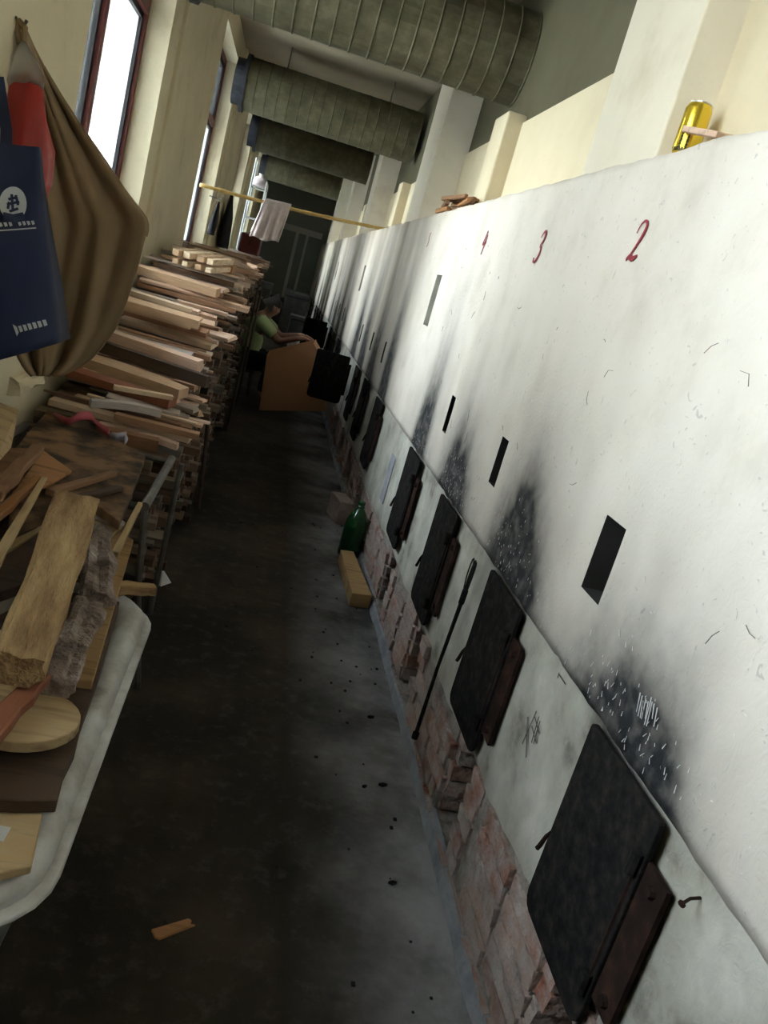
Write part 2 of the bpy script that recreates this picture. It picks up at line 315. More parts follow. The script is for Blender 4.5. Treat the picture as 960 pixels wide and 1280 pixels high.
def mk_stovewall(name, base, soot, brown, chips):
    """plaster whose soot and smoke stains sit in a mesh attribute (x soot, y brown smoke)"""
    m, t, N, L, P = nt(name)
    tc = N.new('ShaderNodeTexCoord'); at = N.new('ShaderNodeAttribute'); at.attribute_name = 'stain'
    sp = N.new('ShaderNodeSeparateColor'); L.new(at.outputs['Color'], sp.inputs[0])
    a = N.new('ShaderNodeTexNoise'); a.inputs['Scale'].default_value = 5; a.inputs['Detail'].default_value = 7; a.inputs['Roughness'].default_value = 0.6; L.new(tc.outputs['Object'], a.inputs['Vector'])
    r = ramp(N, base); L.new(a.outputs['Fac'], r.inputs[0])
    # thin dark scratches and dents
    v = N.new('ShaderNodeTexNoise'); v.inputs['Scale'].default_value = 26; v.inputs['Detail'].default_value = 2; v.inputs['Distortion'].default_value = 2.5; L.new(tc.outputs['Object'], v.inputs['Vector'])
    rv = ramp(N, [(0.68, (0, 0, 0)), (0.73, (0.55, 0.55, 0.55))]); L.new(v.outputs['Fac'], rv.inputs[0])
    mx0 = N.new('ShaderNodeMix'); mx0.data_type = 'RGBA'; L.new(rv.outputs[0], mx0.inputs[0]); L.new(r.outputs[0], mx0.inputs[6]); mx0.inputs[7].default_value = (0.42, 0.40, 0.37, 1)
    mxb = N.new('ShaderNodeMix'); mxb.data_type = 'RGBA'; L.new(sp.outputs[1], mxb.inputs[0]); L.new(mx0.outputs[2], mxb.inputs[6]); mxb.inputs[7].default_value = (*brown, 1)
    n = N.new('ShaderNodeTexNoise'); n.inputs['Scale'].default_value = 20; n.inputs['Detail'].default_value = 5; L.new(tc.outputs['Object'], n.inputs['Vector'])
    mm = N.new('ShaderNodeMath'); mm.operation = 'MULTIPLY_ADD'; mm.inputs[1].default_value = 0.5; mm.inputs[2].default_value = 0.75; L.new(n.outputs['Fac'], mm.inputs[0])
    ms = N.new('ShaderNodeMath'); ms.operation = 'MULTIPLY'; ms.use_clamp = True; L.new(mm.outputs[0], ms.inputs[0]); L.new(sp.outputs[0], ms.inputs[1])
    src = ms.outputs[0]
    if chips:                                  # flecks where the sooty skin has flaked off
        vo = N.new('ShaderNodeTexNoise'); vo.inputs['Scale'].default_value = 70; vo.inputs['Detail'].default_value = 3; vo.inputs['Distortion'].default_value = 1.0; L.new(tc.outputs['Object'], vo.inputs['Vector'])
        rc = ramp(N, [(0.735, (1, 1, 1)), (0.765, (0.0, 0.0, 0.0))]); L.new(vo.outputs['Fac'], rc.inputs[0])
        mc = N.new('ShaderNodeMath'); mc.operation = 'MULTIPLY'; L.new(src, mc.inputs[0]); L.new(rc.outputs[0], mc.inputs[1]); src = mc.outputs[0]
    mxs = N.new('ShaderNodeMix'); mxs.data_type = 'RGBA'; L.new(src, mxs.inputs[0]); L.new(mxb.outputs[2], mxs.inputs[6]); mxs.inputs[7].default_value = (*soot, 1)
    L.new(mxs.outputs[2], P.inputs['Base Color']); P.inputs['Roughness'].default_value = 0.75; P.inputs['Specular IOR Level'].default_value = 0.25
    ad = N.new('ShaderNodeMath'); ad.operation = 'ADD'; L.new(a.outputs['Fac'], ad.inputs[0]); L.new(v.outputs['Fac'], ad.inputs[1])
    b = N.new('ShaderNodeBump'); b.inputs['Strength'].default_value = 0.3; b.inputs['Distance'].default_value = 0.006; L.new(ad.outputs[0], b.inputs['Height']); L.new(b.outputs[0], P.inputs['Normal'])
    return m
M['white'] = mk_stovewall('white_stove_wall', [(0.3, (0.66, 0.605, 0.53)), (0.5, (0.765, 0.705, 0.63)), (0.7, (0.80, 0.745, 0.675))], (0.016, 0.017, 0.020), (0.40, 0.30, 0.19), True)
M['grey'] = mk_stovewall('grey_cement_render', [(0.32, (0.15, 0.14, 0.12)), (0.43, (0.32, 0.31, 0.27)), (0.55, (0.40, 0.39, 0.345)), (0.68, (0.50, 0.49, 0.44))], (0.02, 0.02, 0.02), (0.24, 0.20, 0.15), False)

# ------------------------------------------------------------------ floor, ceiling, outside
YB, YE = -3.4, 21.5
b = MB(); b.box((XL - 0.02, YB, -0.12), (1.4, YE, 0)); tag(b.build('floor', M['floor']), kind='structure')
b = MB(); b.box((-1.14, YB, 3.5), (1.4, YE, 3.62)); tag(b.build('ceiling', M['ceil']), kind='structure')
b = MB(); b.box((-40, -30, -0.25), (-1.14, 80, -0.14)); tag(b.build('ground_outside', M['concrete_out']), kind='structure')
b = MB(); b.box((-1.14, YB - 0.15, 0), (1.4, YB, 3.5)); tag(b.build('wall_back', M['cream']), kind='structure')

# stove wall ---------------------------------------------------------
DOORS = [1.30, 2.19, 3.05, 3.93, 5.52, 6.42, 7.22, 8.06, 9.75, 10.6, 11.45, 12.3, 14.0, 14.85, 15.7, 16.6, 18.2, 19.1]
SLOTS = [(1.71, 0.055, 1.055, 1.24), (2.67, 0.04, 1.06, 1.225), (3.55, 0.04, 1.06, 1.225), (4.71, 0.075, 1.445, 1.73), (6.03, 0.04, 1.06, 1.215), (6.86, 0.04, 1.06, 1.21), (7.79, 0.04, 1.04, 1.20),
         (9.05, 0.08, 1.46, 1.73), (10.2, 0.045, 1.05, 1.21), (11.05, 0.045, 1.05, 1.21), (11.9, 0.045, 1.05, 1.21), (13.4, 0.08, 1.46, 1.73), (0.82, 0.05, 1.06, 1.24)]
ZL, ZT = 0.868, 2.093
def nz(*p): return noise.noise(Vector(p))
def soot_at(y, z):
    h = z - ZL; s = 0.0
    for k, yd in enumerate(DOORS):
        far = y > 4.6
        str_ = [1.35, 2.6, 2.2, 1.8][k] if k < 4 else 1.25
        hh = [0.15, 0.17, 0.18, 0.30][k] if k < 4 else 0.46
        c = yd + 0.06 + 0.10 * max(h, 0) + 0.05 * nz(y * 0.5, z * 2.0, k * 3.1)
        w = (0.17 if k else 0.20) + 0.08 * max(h, 0)
        g = math.exp(-((y - c) / w) ** 2)
        f = math.exp(-max(h, 0) / hh * 0.95)
        streak = 0.8 + 0.45 * nz(y * 9.0, z * 0.6, 4.0 + k)
        s += str_ * g * f * streak
        w2 = w * 2.2
        s += 0.66 * math.exp(-((y - c) / w2) ** 2) * math.exp(-max(h, 0) / (hh * 2.2)) * (0.75 + 0.6 * nz(y * 6.0, z * 0.5, 9.0))
    s += 0.30 * math.exp(-max(h, 0) / 0.26) * (0.75 + 0.7 * nz(y * 2.5, z * 1.5, 12.0))
    return max(0.0, min(0.97, s))
def brown_at(y, z):
    s = 0.0
    if y > 4.4: s += min(1, (y - 4.4) / 2.0) * (0.36 + 0.55 * nz(y * 3.1, z * 0.35, 2.0)) * (0.4 + 0.6 * max(0, (z - 0.9) / 1.2))
    s += 0.5 * math.exp(-(ZT - z) / 0.05) * (0.45 + 0.7 * nz(y * 4, z * 2, 7.0)) * (1 if y > 3.6 else 0.25)
    s += 0.10 * max(0, nz(y * 1.3, z * 1.3, 5.0))
    return max(0.0, min(0.85, s))
ys = set(); y = -3.3
while y < YE: ys.add(round(y, 4)); y += 0.035 if 0.6 < y < 5 else (0.05 if 0 < y < 9 else 0.09)
zs = set(); z = ZL
while z < ZT - 0.01: zs.add(round(z, 4)); z += 0.028
zs.add(ZT)
for (c, hw, z0, z1) in SLOTS:
    ys = {v for v in ys if abs(v - (c - hw)) > 0.012 and abs(v - (c + hw)) > 0.012} | {round(c - hw, 4), round(c + hw, 4)}
    for q in (z0, z1):
        if all(abs(q - v) > 1e-6 for v in zs): zs = {v for v in zs if abs(v - q) > 0.006 or v in (ZL, ZT)} | {q}
for (c, hw, z0, z1) in SLOTS: zs |= {z0, z1}
ys = sorted(ys); zs = sorted(zs)
vs = []; st = []
for y in ys:
    for z in zs:
        dz = 0
        if z == zs[0]: dz = 0.007 * nz(y * 14, 1, 2) + 0.004 * nz(y * 45, 8, 2)
        if z == zs[-1]: dz = 0.010 * nz(y * 5, 3, 2) + 0.004 * nz(y * 30, 3, 9)
        d = 0.004 * nz(y * 1.3, z * 1.5, 0) + 0.0015 * nz(y * 9, z * 9, 0)
        vs.append((XR(y) - d, y, z + dz)); st.append((soot_at(y, z), brown_at(y, z)))
nzs = len(zs); fs = []
for i in range(len(ys) - 1):
    for j in range(nzs - 1):
        cy = (ys[i] + ys[i+1]) / 2; cz = (zs[j] + zs[j+1]) / 2
        if any(abs(cy - c) < hw and z0 < cz < z1 for (c, hw, z0, z1) in SLOTS): continue
        a = i * nzs + j; fs.append((a, a + 1, a + nzs + 1, a + nzs))
nb = len(vs)
for i, y in enumerate(ys):                    # the top ledge and the chipped underside
    vt = vs[i * nzs + nzs - 1]; vb = vs[i * nzs]
    vs += [(XR(y) + 0.26, y, ZT - 0.002), (XR(y) + 0.06, y, vb[2] + 0.004)]; st += [(0.0, 0.5), (0.9, 0.0)]
for i in range(len(ys) - 1):
    fs.append((i * nzs + nzs - 1, nb + i * 2, nb + (i+1) * 2, (i+1) * nzs + nzs - 1))
    fs.append((i * nzs, (i+1) * nzs, nb + (i+1) * 2 + 1, nb + i * 2 + 1))
me = mesh('wall_right', vs, fs, True)
ca = me.color_attributes.new('stain', 'FLOAT_COLOR', 'POINT')
for i, (a, b_) in enumerate(st): ca.data[i].color = (a, b_, 0, 1)
wallR = tag(link('wall_right', me, M['white']), kind='structure')
for (c, hw, z0, z1) in SLOTS:                 # recesses behind the peep slots
    y0, y1 = c - hw, c + hw
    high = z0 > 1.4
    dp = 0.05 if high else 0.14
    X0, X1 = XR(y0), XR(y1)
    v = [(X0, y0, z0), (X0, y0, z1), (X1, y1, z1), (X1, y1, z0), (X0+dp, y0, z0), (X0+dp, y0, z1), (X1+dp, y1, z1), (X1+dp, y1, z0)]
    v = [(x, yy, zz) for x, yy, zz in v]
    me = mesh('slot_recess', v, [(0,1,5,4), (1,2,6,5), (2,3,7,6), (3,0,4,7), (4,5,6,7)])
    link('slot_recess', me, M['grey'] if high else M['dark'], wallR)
# lower grey render, with the iron doors in front and brick below
LOWB = [(0.3, .46), (1.05, .44), (1.36, .41), (1.60, .36), (1.9, .335), (2.1, .36), (2.4, .305), (2.75, .32), (3.08, .34), (3.5, .31), (3.87, .325), (4.6, .28), (5.3, .27), (6.4, .30), (7.6, .27), (22, .27)]
def lowb(y): return lerp(LOWB, y) + 0.014 * nz(y * 7, 0, 1) + 0.008 * nz(y * 31, 0, 1)
vs = []; st = []; fs = []; ysl = [-3.3 + 0.045 * i for i in range(int((YE + 3.3) / 0.045))]; nz_ = 17
for y in ysl:
    zb = lowb(y)
    for j in range(nz_):
        z = zb + (ZL + 0.004 - zb) * j / (nz_ - 1)
        d = -0.014 + 0.003 * nz(y * 2, z * 2, 5) + 0.0012 * nz(y * 14, z * 14, 5)
        if j == 0: d -= 0.012
        vs.append((XR(y) - d, y, z))
        s = 0.0
        for k, yd in enumerate(DOORS):
            s += (0.95 if k in (0, 1) else 0.6) * math.exp(-((y - yd - 0.10) / 0.21) ** 2) * math.exp(-(ZL - z) / 0.09) * (0.75 + 0.8 * nz(y * 13, z * 13, 6))
        st.append((max(0, min(0.95, s)), max(0, 0.5 * math.exp(-(z - zb) / 0.05) * (0.6 + nz(y * 6, z * 6, 1))) + 0.25 * max(0, nz(y * 2.2, z * 2.2, 31))))
for i in range(len(ysl) - 1):
    for j in range(nz_ - 1):
        a = i * nz_ + j; fs.append((a, a + 1, a + nz_ + 1, a + nz_))
nb = len(vs)
for i, y in enumerate(ysl): v = vs[i * nz_]; vs.append((v[0] + 0.03, v[1], v[2] + 0.004)); st.append((0.3, 0.3))
for i in range(len(ysl) - 1): fs.append((i * nz_, (i + 1) * nz_, nb + i + 1, nb + i))
me = mesh('wall_right_lower', vs, fs, True)
ca = me.color_attributes.new('stain', 'FLOAT_COLOR', 'POINT')
for i, (a, b_) in enumerate(st): ca.data[i].color = (a, b_, 0, 1)
wallRL = tag(link('wall_right_lower', me, M['grey']), kind='structure')
# brick base: mortar backing with ash mouths, single bricks in front
ASH = [(yd - 0.17, yd + 0.06) for yd in DOORS]
b = MB(); prev = -3.3; ztop = 0.50
for (a, c) in ASH:
    b.wbox(prev, a, -0.30, -0.016, 0, ztop); b.wbox(a, c, -0.30, -0.016, 0, 0.055); b.wbox(a, c, -0.30, -0.05, 0.40, ztop); b.wbox(a, c, -0.32, -0.26, 0, ztop); prev = c
b.wbox(prev, YE, -0.30, -0.016, 0, ztop)
base = tag(b.build('wall_right_base', M['mortar']), kind='structure')
def brick_mesh(seed, Lx):
    rnd = random.Random(seed); bm = bmesh.new(); bmesh.ops.create_cube(bm, size=1.0)
    bmesh.ops.subdivide_edges(bm, edges=[e for e in bm.edges if abs(e.verts[0].co.y - e.verts[1].co.y) > 0.5], cuts=2)
    for v in bm.verts:
        v.co.x *= 0.06; v.co.y *= Lx; v.co.z *= 0.053
        v.co += Vector((rnd.uniform(-.004, .004), rnd.uniform(-.004, .004), rnd.uniform(-.003, .003)))
    me = bpy.data.meshes.new('brick'); bm.to_mesh(me); bm.free(); me.materials.append(M['brick']); return me
BL = [brick_mesh(i, 0.235) for i in range(5)]; BS = [brick_mesh(20 + i, 0.11) for i in range(4)]
nbk = 0
for row in range(7):
    z = 0.028 + row * 0.063; y = 0.85 + (0.12 if row % 2 else 0)
    while y < 8.6:
        inash = None
        for (a, c) in ASH:
            if a - 0.10 < y < c + 0.10: inash = (a, c)
        zc = z
        if z + 0.0 < lowb(y) + 0.02 and nbk < 262:
            short = False; yy = y
            if inash and 0.055 < z < 0.40:
                a, c = inash
                if a - 0.01 < y < c + 0.01: y += 0.125; continue
                short = True
            me = random.choice(BS if short else BL)
            o = bpy.data.objects.new('brick', me); C.objects.link(o); o.parent = base
            o.location = (XR(yy) + 0.036 + random.uniform(-.006, .005) + 0.008 * nz(yy * 3, z * 9, 3), yy, zc)
            o.rotation_euler = (random.uniform(-.012, .012), random.uniform(-.03, .03), random.uniform(-.015, .015)); nbk += 1
            y += 0.125 if short else 0.25
        else: y += 0.25
for (a, c) in ASH[:6]:                         # stepped bricks lining the far jamb of each ash mouth
    for row in range(1, 6):
        o = bpy.data.objects.new('jamb_brick', random.choice(BS)); C.objects.link(o); o.parent = base
        o.location = (XR(c) + 0.075 + random.uniform(-.004, .004), c - 0.012 * row + 0.02 + random.uniform(-.006, .006), 0.028 + row * 0.063 + 0.004)
        o.rotation_euler = (0, 0, math.radians(90) + random.uniform(-.05, .05))
# cement footing along the floor
b = MB(); yy = [0.3 + 0.09 * i for i in range(230)]; vs = []; fs = []
for y in yy:
    h = 0.055 + 0.03 * nz(y * 3, 1, 1); w = 0.008 + 0.012 * nz(y * 4, 5, 1)
    vs += [(XR(y) + 0.02, y, h), (XR(y) - w * 0.3, y, h * 0.8), (XR(y) - w, y, 0.0)]
for i in range(len(yy) - 1):
    for k in range(2): fs.append((i*3+k, i*3+k+1, i*3+k+4, i*3+k+3))
tag(link('baseboard_right', fixn(mesh('baseboard_right', vs, fs)), M['skirt']), kind='structure')

b = MB(); b.wbox(-3.3, YE, -0.56, -0.34, 0, 2.06); tag(b.build('wall_right_leak_block', M['mortar']), kind='structure')  # unseen box added behind the stove wall to stop light leaking in
# upper right structure: pillars, recessed bays, stubs, beams
PIL = [(-2.0, -1.4), (2.21, 2.77), (6.17, 6.80), (10.3, 10.9), (14.4, 15.0), (18.5, 19.1)]
prev = -3.3
b = MB()
for k, (a, c) in enumerate(PIL):
    dep = -0.11 if k == 1 else -0.21
    b.wbox(prev, a, -0.5, dep, 2.0, 3.5 if k <= 1 else 2.60)
    if k > 1:
        b2 = MB(); b2.wbox(prev, a, -0.5, dep - 0.015, 2.60, 3.5); tag(b2.build('wall_right_olive', M['olive']), kind='structure')
    prev = c
b.wbox(prev, YE, -0.5, -0.21, 2.0, 3.5)
tag(b.build('wall_right_upper', M['upper']), kind='structure')
for i, (a, c) in enumerate(PIL):
    b = MB(); b.wbox(a, c, -0.5, -0.0005, 2.085, 3.5)
    tag(bevel(b.build('trim_%d' % (i + 1), M['pillar']), 0.006), kind='structure')
for i, (a, c, h) in enumerate([(4.72, 5.02, 2.64), (8.75, 9.0, 2.6), (12.6, 12.9, 2.6)]):
    b = MB(); b.wbox(a, c, -0.5, -0.12, 2.085, h)
    tag(bevel(b.build('trim_%d' % (i + 11), M['upper']), 0.01), kind='structure')
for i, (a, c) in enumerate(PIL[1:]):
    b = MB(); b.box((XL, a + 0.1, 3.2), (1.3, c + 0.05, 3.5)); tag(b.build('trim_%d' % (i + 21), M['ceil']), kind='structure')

# window wall ---------------------------------------------------------
b = MB(); prev = YB
for (a, c) in WIN:
    b.box((-1.14, prev, 0), (XL, a, 3.5)); b.box((-1.14, a, 0), (XL, c, WZ0)); b.box((-1.14, a, WZ1), (XL, c, 3.5)); prev = c
b.box((-1.14, prev, 0), (XL, YE, 3.5))
wallL = tag(b.build('wall_left', M['cream']), kind='structure')
for i, (a, c) in enumerate([(2.15, 3.30), (5.58, 7.35), (9.75, 11.5), (13.9, 15.7)]):
    b = MB(); b.box((XL - 0.01, a, 0), (XL + 0.025, c, 3.5)); tag(bevel(b.build('trim_%d' % (i + 31), M['cream']), 0.006), kind='structure')
for i, (a, c) in enumerate(WIN):
    w = tag(empty('window_%d' % (i + 1), (-1.05, (a + c) / 2, WZ0)), kind='structure')
    def wpart(nm, m, boxes):
        bb = MB()
        for (y0, y1, z0, z1, x0, x1) in boxes: bb.box((x0 + 1.05, y0 - (a + c) / 2, z0 - WZ0), (x1 + 1.05, y1 - (a + c) / 2, z1 - WZ0))
        return bb.build(nm, m, w)
    f = 0.055; x0, x1 = -1.10, -1.03; zt = 2.62; mid = a + 0.62 * (c - a) * 0.72
    wpart('outer_frame', M['redframe'], [(a, a+f, WZ0, WZ1, x0, x1), (c-f, c, WZ0, WZ1, x0, x1), (a+f, c-f, WZ0, WZ0+f, x0, x1), (a+f, c-f, WZ1-f, WZ1, x0, x1)])
    wpart('transom', M['redframe'], [(a+f, c-f, zt, zt+0.06, x0, x1+0.01)])
    wpart('mullion', M['redframe'], [(mid-0.03, mid+0.03, WZ0+f, WZ1-f, x0, x1+0.005)])
    g = 0.03
    for (p, q) in ((a+f, mid-0.03), (mid+0.03, c-f)):
        for (zz0, zz1) in ((WZ0+f, zt), (zt+0.06, WZ1-f)):
            s = wpart('sash', M['blackframe'], [(p, p+g, zz0, zz1, x0+0.015, x1-0.015), (q-g, q, zz0, zz1, x0+0.015, x1-0.015), (p+g, q-g, zz0, zz0+g, x0+0.015, x1-0.015), (p+g, q-g, zz1-g, zz1, x0+0.015, x1-0.015)])
            bb = MB(); bb.box((-0.018, p+g-(a+c)/2, zz0+g-WZ0), (-0.014, q-g-(a+c)/2, zz1-g-WZ0))
            bb.build('pane', M['dirtyglass'] if (zz0 < zt and p > a + f + 0.1) else M['glass'], s)
    bb = MB(); bb.box((-0.09, a-(c+a)/2, -0.03), (0.17, c-(c+a)/2, 0.0)); bb.build('sill', M['cream'], w)

# end of the corridor --------------------------------------------------
b = MB(); b.box((-1.14, YE, 0), (1.4, YE + 0.2, 3.5)); we = tag(b.build('wall_end', M['endwall']), kind='structure')
d = tag(empty('door_1', (0.1, YE - 0.02, 0)), kind='structure')
for nm, x0, x1, z0, z1 in [('door_post', -0.02, 0.06, 0, 2.2), ('door_post', 0.24, 0.30, 0, 2.2), ('lintel', -0.75, 0.62, 2.2, 2.34)]:
    bb = MB(); bb.box((x0, -0.05, z0), (x1, 0.02, z1)); bevel(bb.build(nm, M['building'], d), 0.005)

# ------------------------------------------------------------------ things on the stove wall
def wpt(y, z, d): return Vector((XR(y) - d, y, z))
DESC = {0: 'blackened iron stove door with rounded corners beside the bent nail',
        1: 'sooty iron stove door below the red numeral 2 beside the wire poker',
        2: 'iron stove door with angle iron hinge below the red numeral 3',
        3: 'dark iron stove door below the red numeral 4 beside the cement filled slot',
        4: 'small iron stove door just beyond the cement filled slot',
        5: 'iron stove door between the filled slot and the door that stands open',
        6: 'iron stove door directly beside the door that stands open'}
def stove_door(k, yd, opened=False):
    t = empty('stove_door', (XR(yd), yd, 0.40))
    t.rotation_euler = (0, 0, 0.005)
    g = 'iron doors of the stove mouths'
    ORD = ['first', 'second', 'third', 'fourth', 'fifth', 'sixth', 'seventh', 'eighth', 'ninth', 'tenth']
    far = 'dark iron stove door, ' + ORD[max(0, k - 8)] + ' beyond the one standing open over the carton'
    lab = DESC.get(k, 'black iron stove door standing open over the brown carton' if opened and k < 9 else far)
    tag(t, lab, 'stove door', g)
    # plate, local: x out of the wall is negative, y along the wall, z up
    w0, w1, h, r, th = -0.165, 0.165, 0.465, 0.035, 0.012
    out = []
    for (cy, cz, a0) in ((w1 - r, r, -90), (w1 - r, h - 0.012, 0), (w0 + r, h - 0.012, 90), (w0 + r, r, 180)):
        for q in range(4):
            a = math.radians(a0 + q * 30); rr = r if cz < 0.2 else 0.012
            cyy = cy if cz < 0.2 else (w1 - rr if cy > 0 else w0 + rr)
            out.append((cyy + rr * math.cos(a), cz + rr * math.sin(a)))
    n = len(out)
    def P(d, y, z):
        return Vector((-d, y, z)) if not opened else Vector((-0.02 - (y - w0) * 0.98, w0 + 0.12 * (y - w0) + d + 0.02, z))
    vs = [P(0.006, *p) for p in out] + [P(0.006 + th, *p) for p in out]
    me = fixn(mesh('plate', vs, [tuple(range(n)), tuple(range(2*n-1, n-1, -1))] + [(i, (i+1) % n, n + (i+1) % n, n + i) for i in range(n)]))
    pl = bevel(link('plate', me, M['iron'], t), 0.002)
    mb = MB(); mb.tube([P(0.016, w1 - 0.004, 0.19), P(0.020, w1 + 0.003, 0.170), P(0.024, w1 + 0.008, 0.140), P(0.026, w1 + 0.011, 0.130)], [.003, .005, .006, .006], 6); mb.build('handle', M['rust'], t)
    if opened:
        mb = MB(); mb.box((-0.03, -0.19, 0.1), (0.0, -0.165, 0.4)); mb.build('hinge_bracket', M['rust'], t); return t
    mb = MB()                                   # angle iron: one leg on the wall, one standing out
    sec = [(0.0, -0.238), (0.0, -0.150), (0.020, -0.144), (0.023, -0.152), (0.010, -0.158), (0.010, -0.238)]
    z0, z1 = 0.085, 0.385
    vs = [(-d, y, z0 + (0.025 if d > 0.015 else 0)) for d, y in sec] + [(-d, y, z1) for d, y in sec]; m_ = len(sec)
    mb.add(vs, [tuple(range(m_)), tuple(range(2*m_-1, m_-1, -1))] + [(i, (i+1) % m_, m_ + (i+1) % m_, m_ + i) for i in range(m_)])
    br = mb.build('hinge_bracket', M['rust'], t)
    for zz in (0.115, 0.355):
        bb = MB(); bb.tube([(-0.008, -0.205, zz), (-0.020, -0.205, zz)], [0.013, 0.010], 8); bb.build('bolt', M['rust'], br)
    for zz in (0.10, 0.37):
        bb = MB(); bb.tube([(-0.026, -0.150, zz - 0.022), (-0.026, -0.150, zz + 0.022)], 0.012, 8); bb.build('hinge_knuckle', M['iron'], br)
    return t
for k, yd in enumerate(DOORS): stove_door(k, yd, k in (7, 11))

# red numerals and pencil marks painted on the walls
NUM = {'2': [([(0.03,.70),(.10,.90),(.24,1),(.38,.95),(.41,.80),(.34,.60),(.20,.36),(.04,.12),(-.05,.0)], [.03,.05,.07,.10,.12,.12,.09,.07,.04]), ([(-.06,.03),(.08,.11),(.24,.05),(.44,.13)], [.07,.16,.17,.06])],
       '3': [([(.06,.82),(.18,.97),(.32,1),(.40,.88),(.34,.70),(.20,.55),(.32,.46),(.34,.28),(.24,.10),(.10,.0),(-.03,.04),(-.03,.14)], [.05,.08,.12,.13,.11,.08,.11,.13,.12,.10,.09,.11])],
       '4': [([(.26,1),(.14,.72),(.02,.44),(.20,.46),(.42,.52)], [.09,.10,.12,.11,.09]), ([(.40,.82),(.32,.45),(.18,.0)], [.10,.11,.07])],
       '5': [([(.22,.95),(.12,.62),(.28,.58),(.36,.38),(.26,.12),(.04,.02)], [.06,.06,.08,.09,.08,.07]), ([(.20,.95),(.32,.97),(.46,1.0)], [.07,.07,.04])]}
def smooth(pts, ws, n=4):
    P = [Vector((p[0], p[1], 0)) for p in pts]; out = []; wo = []
    for i in range(len(P) - 1):
        p0, p1, p2, p3 = P[max(i-1, 0)], P[i], P[i+1], P[min(i+2, len(P)-1)]
        for k in range(n):
            t = k / n
            out.append(0.5 * ((2*p1) + (p2 - p0) * t + (2*p0 - 5*p1 + 4*p2 - p3) * t*t + (3*p1 - p0 - 3*p2 + p3) * t**3)); wo.append(ws[i] + (ws[i+1] - ws[i]) * t)
    out.append(P[-1]); wo.append(ws[-1]); return out, wo
for ch, y, z, h in [('2', 2.150, 1.825, 0.100), ('3', 2.985, 1.815, 0.105), ('4', 3.86, 1.842, 0.105), ('5', 5.42, 1.89, 0.085)]:
    mb = MB()
    for si, (pts, ws) in enumerate(NUM[ch]):
        p2, w2 = smooth(pts, ws)
        mb.ribbon([wpt(y - p.x * h * 1.25, z + p.y * h, 0.003 + 0.0006 * si) for p in p2], [w * h * 0.9 for w in w2], (-1, 0, 0), 0.0015)
    mb.build('painted_numeral', M['redpaint'], wallR)
def marks(strokes, wall, d, w, name='pencil_mark'):
    mb = MB()
    for si, s in enumerate(strokes): mb.ribbon([wpt(y, z, d + 0.0004 * si) for y, z in s], [w] * len(s), (-1, 0, 0), 0.001)
    mb.build(name, M['pencil'], wall)
marks([[(1.815, 0.665), (1.745, 0.590)], [(1.790, 0.600), (1.778, 0.705)], [(1.775, 0.690), (1.725, 0.675)], [(1.772, 0.665), (1.722, 0.650)], [(1.752, 0.705), (1.742, 0.635)], [(1.738, 0.70), (1.730, 0.640)]], wallRL, -0.009, 0.003)
marks([[(1.735, 0.835), (1.685, 0.835)], [(1.735, 0.838), (1.732, 0.825)]], wallRL, -0.009, 0.003)
rs = random.Random(5); st_ = []
for i in range(34):
    y = rs.uniform(0.9, 4.2); z = rs.uniform(0.95, 1.9); l = rs.uniform(0.01, 0.05); a = rs.uniform(0, 6.28); bnd = rs.uniform(-.6, .6)
    st_.append([(y, z), (y + l * .5 * math.cos(a), z + l * .5 * math.sin(a)), (y + l * math.cos(a + bnd), z + l * math.sin(a + bnd))])
marks(st_, wallR, 0.0035, 0.0008, 'scratch')
# chips where the white coat has come off
mb = MB(); rs = random.Random(11)
for i in range(260):
    k = rs.choice([0, 0, 1, 1, 2, 2, 3]); y = DOORS[k] + rs.gauss(0.08, 0.16); z = ZL + 0.01 + abs(rs.gauss(0, 0.085)); l = rs.uniform(0.003, 0.011) * (1.4 if k == 0 else 1)
    if z > 1.2: continue
    a = rs.uniform(0.9, 2.2); mb.ribbon([wpt(y, z, 0.0036), wpt(y + l * math.cos(a), z + l * math.sin(a), 0.0036)], [0.0018, 0.0008], (-1, 0, 0), 0.0008)
for i in range(9):
    y = 1.36 - i * 0.008 + rs.uniform(-.004, .004); z = 0.955 + i * 0.002
    mb.ribbon([wpt(y, z + 0.035 + rs.uniform(-.01, .01), 0.0036), wpt(y - 0.012, z + rs.uniform(-.012, .01), 0.0036)], [0.003, 0.0018], (-1, 0, 0), 0.0008)
o = mb.build('plaster_chips', M['paper'], wallR); o['kind'] = 'stuff'
# cement filled slot
mb = MB(); mb.wbox(4.51, 4.645, -0.014, -0.006, 0.42, 0.70); bevel(mb.build('filled_slot', M['skirt'], wallRL), 0.004)
# nail
t = empty('bent_nail', tuple(wpt(1.015, 0.822, -0.012))); tag(t, 'bent nail driven into the grey render beside the nearest stove door', 'nail')
mb = MB(); mb.tube([(0, 0, 0), (-0.02, -0.004, -0.001), (-0.036, -0.012, -0.006)], 0.0028, 6); mb.build('shank', M['rust'], t)
mb = MB(); mb.tube([(-0.036, -0.012, -0.006), (-0.039, -0.0135, -0.0072)], 0.0065, 8); mb.build('head', M['rust'], t)
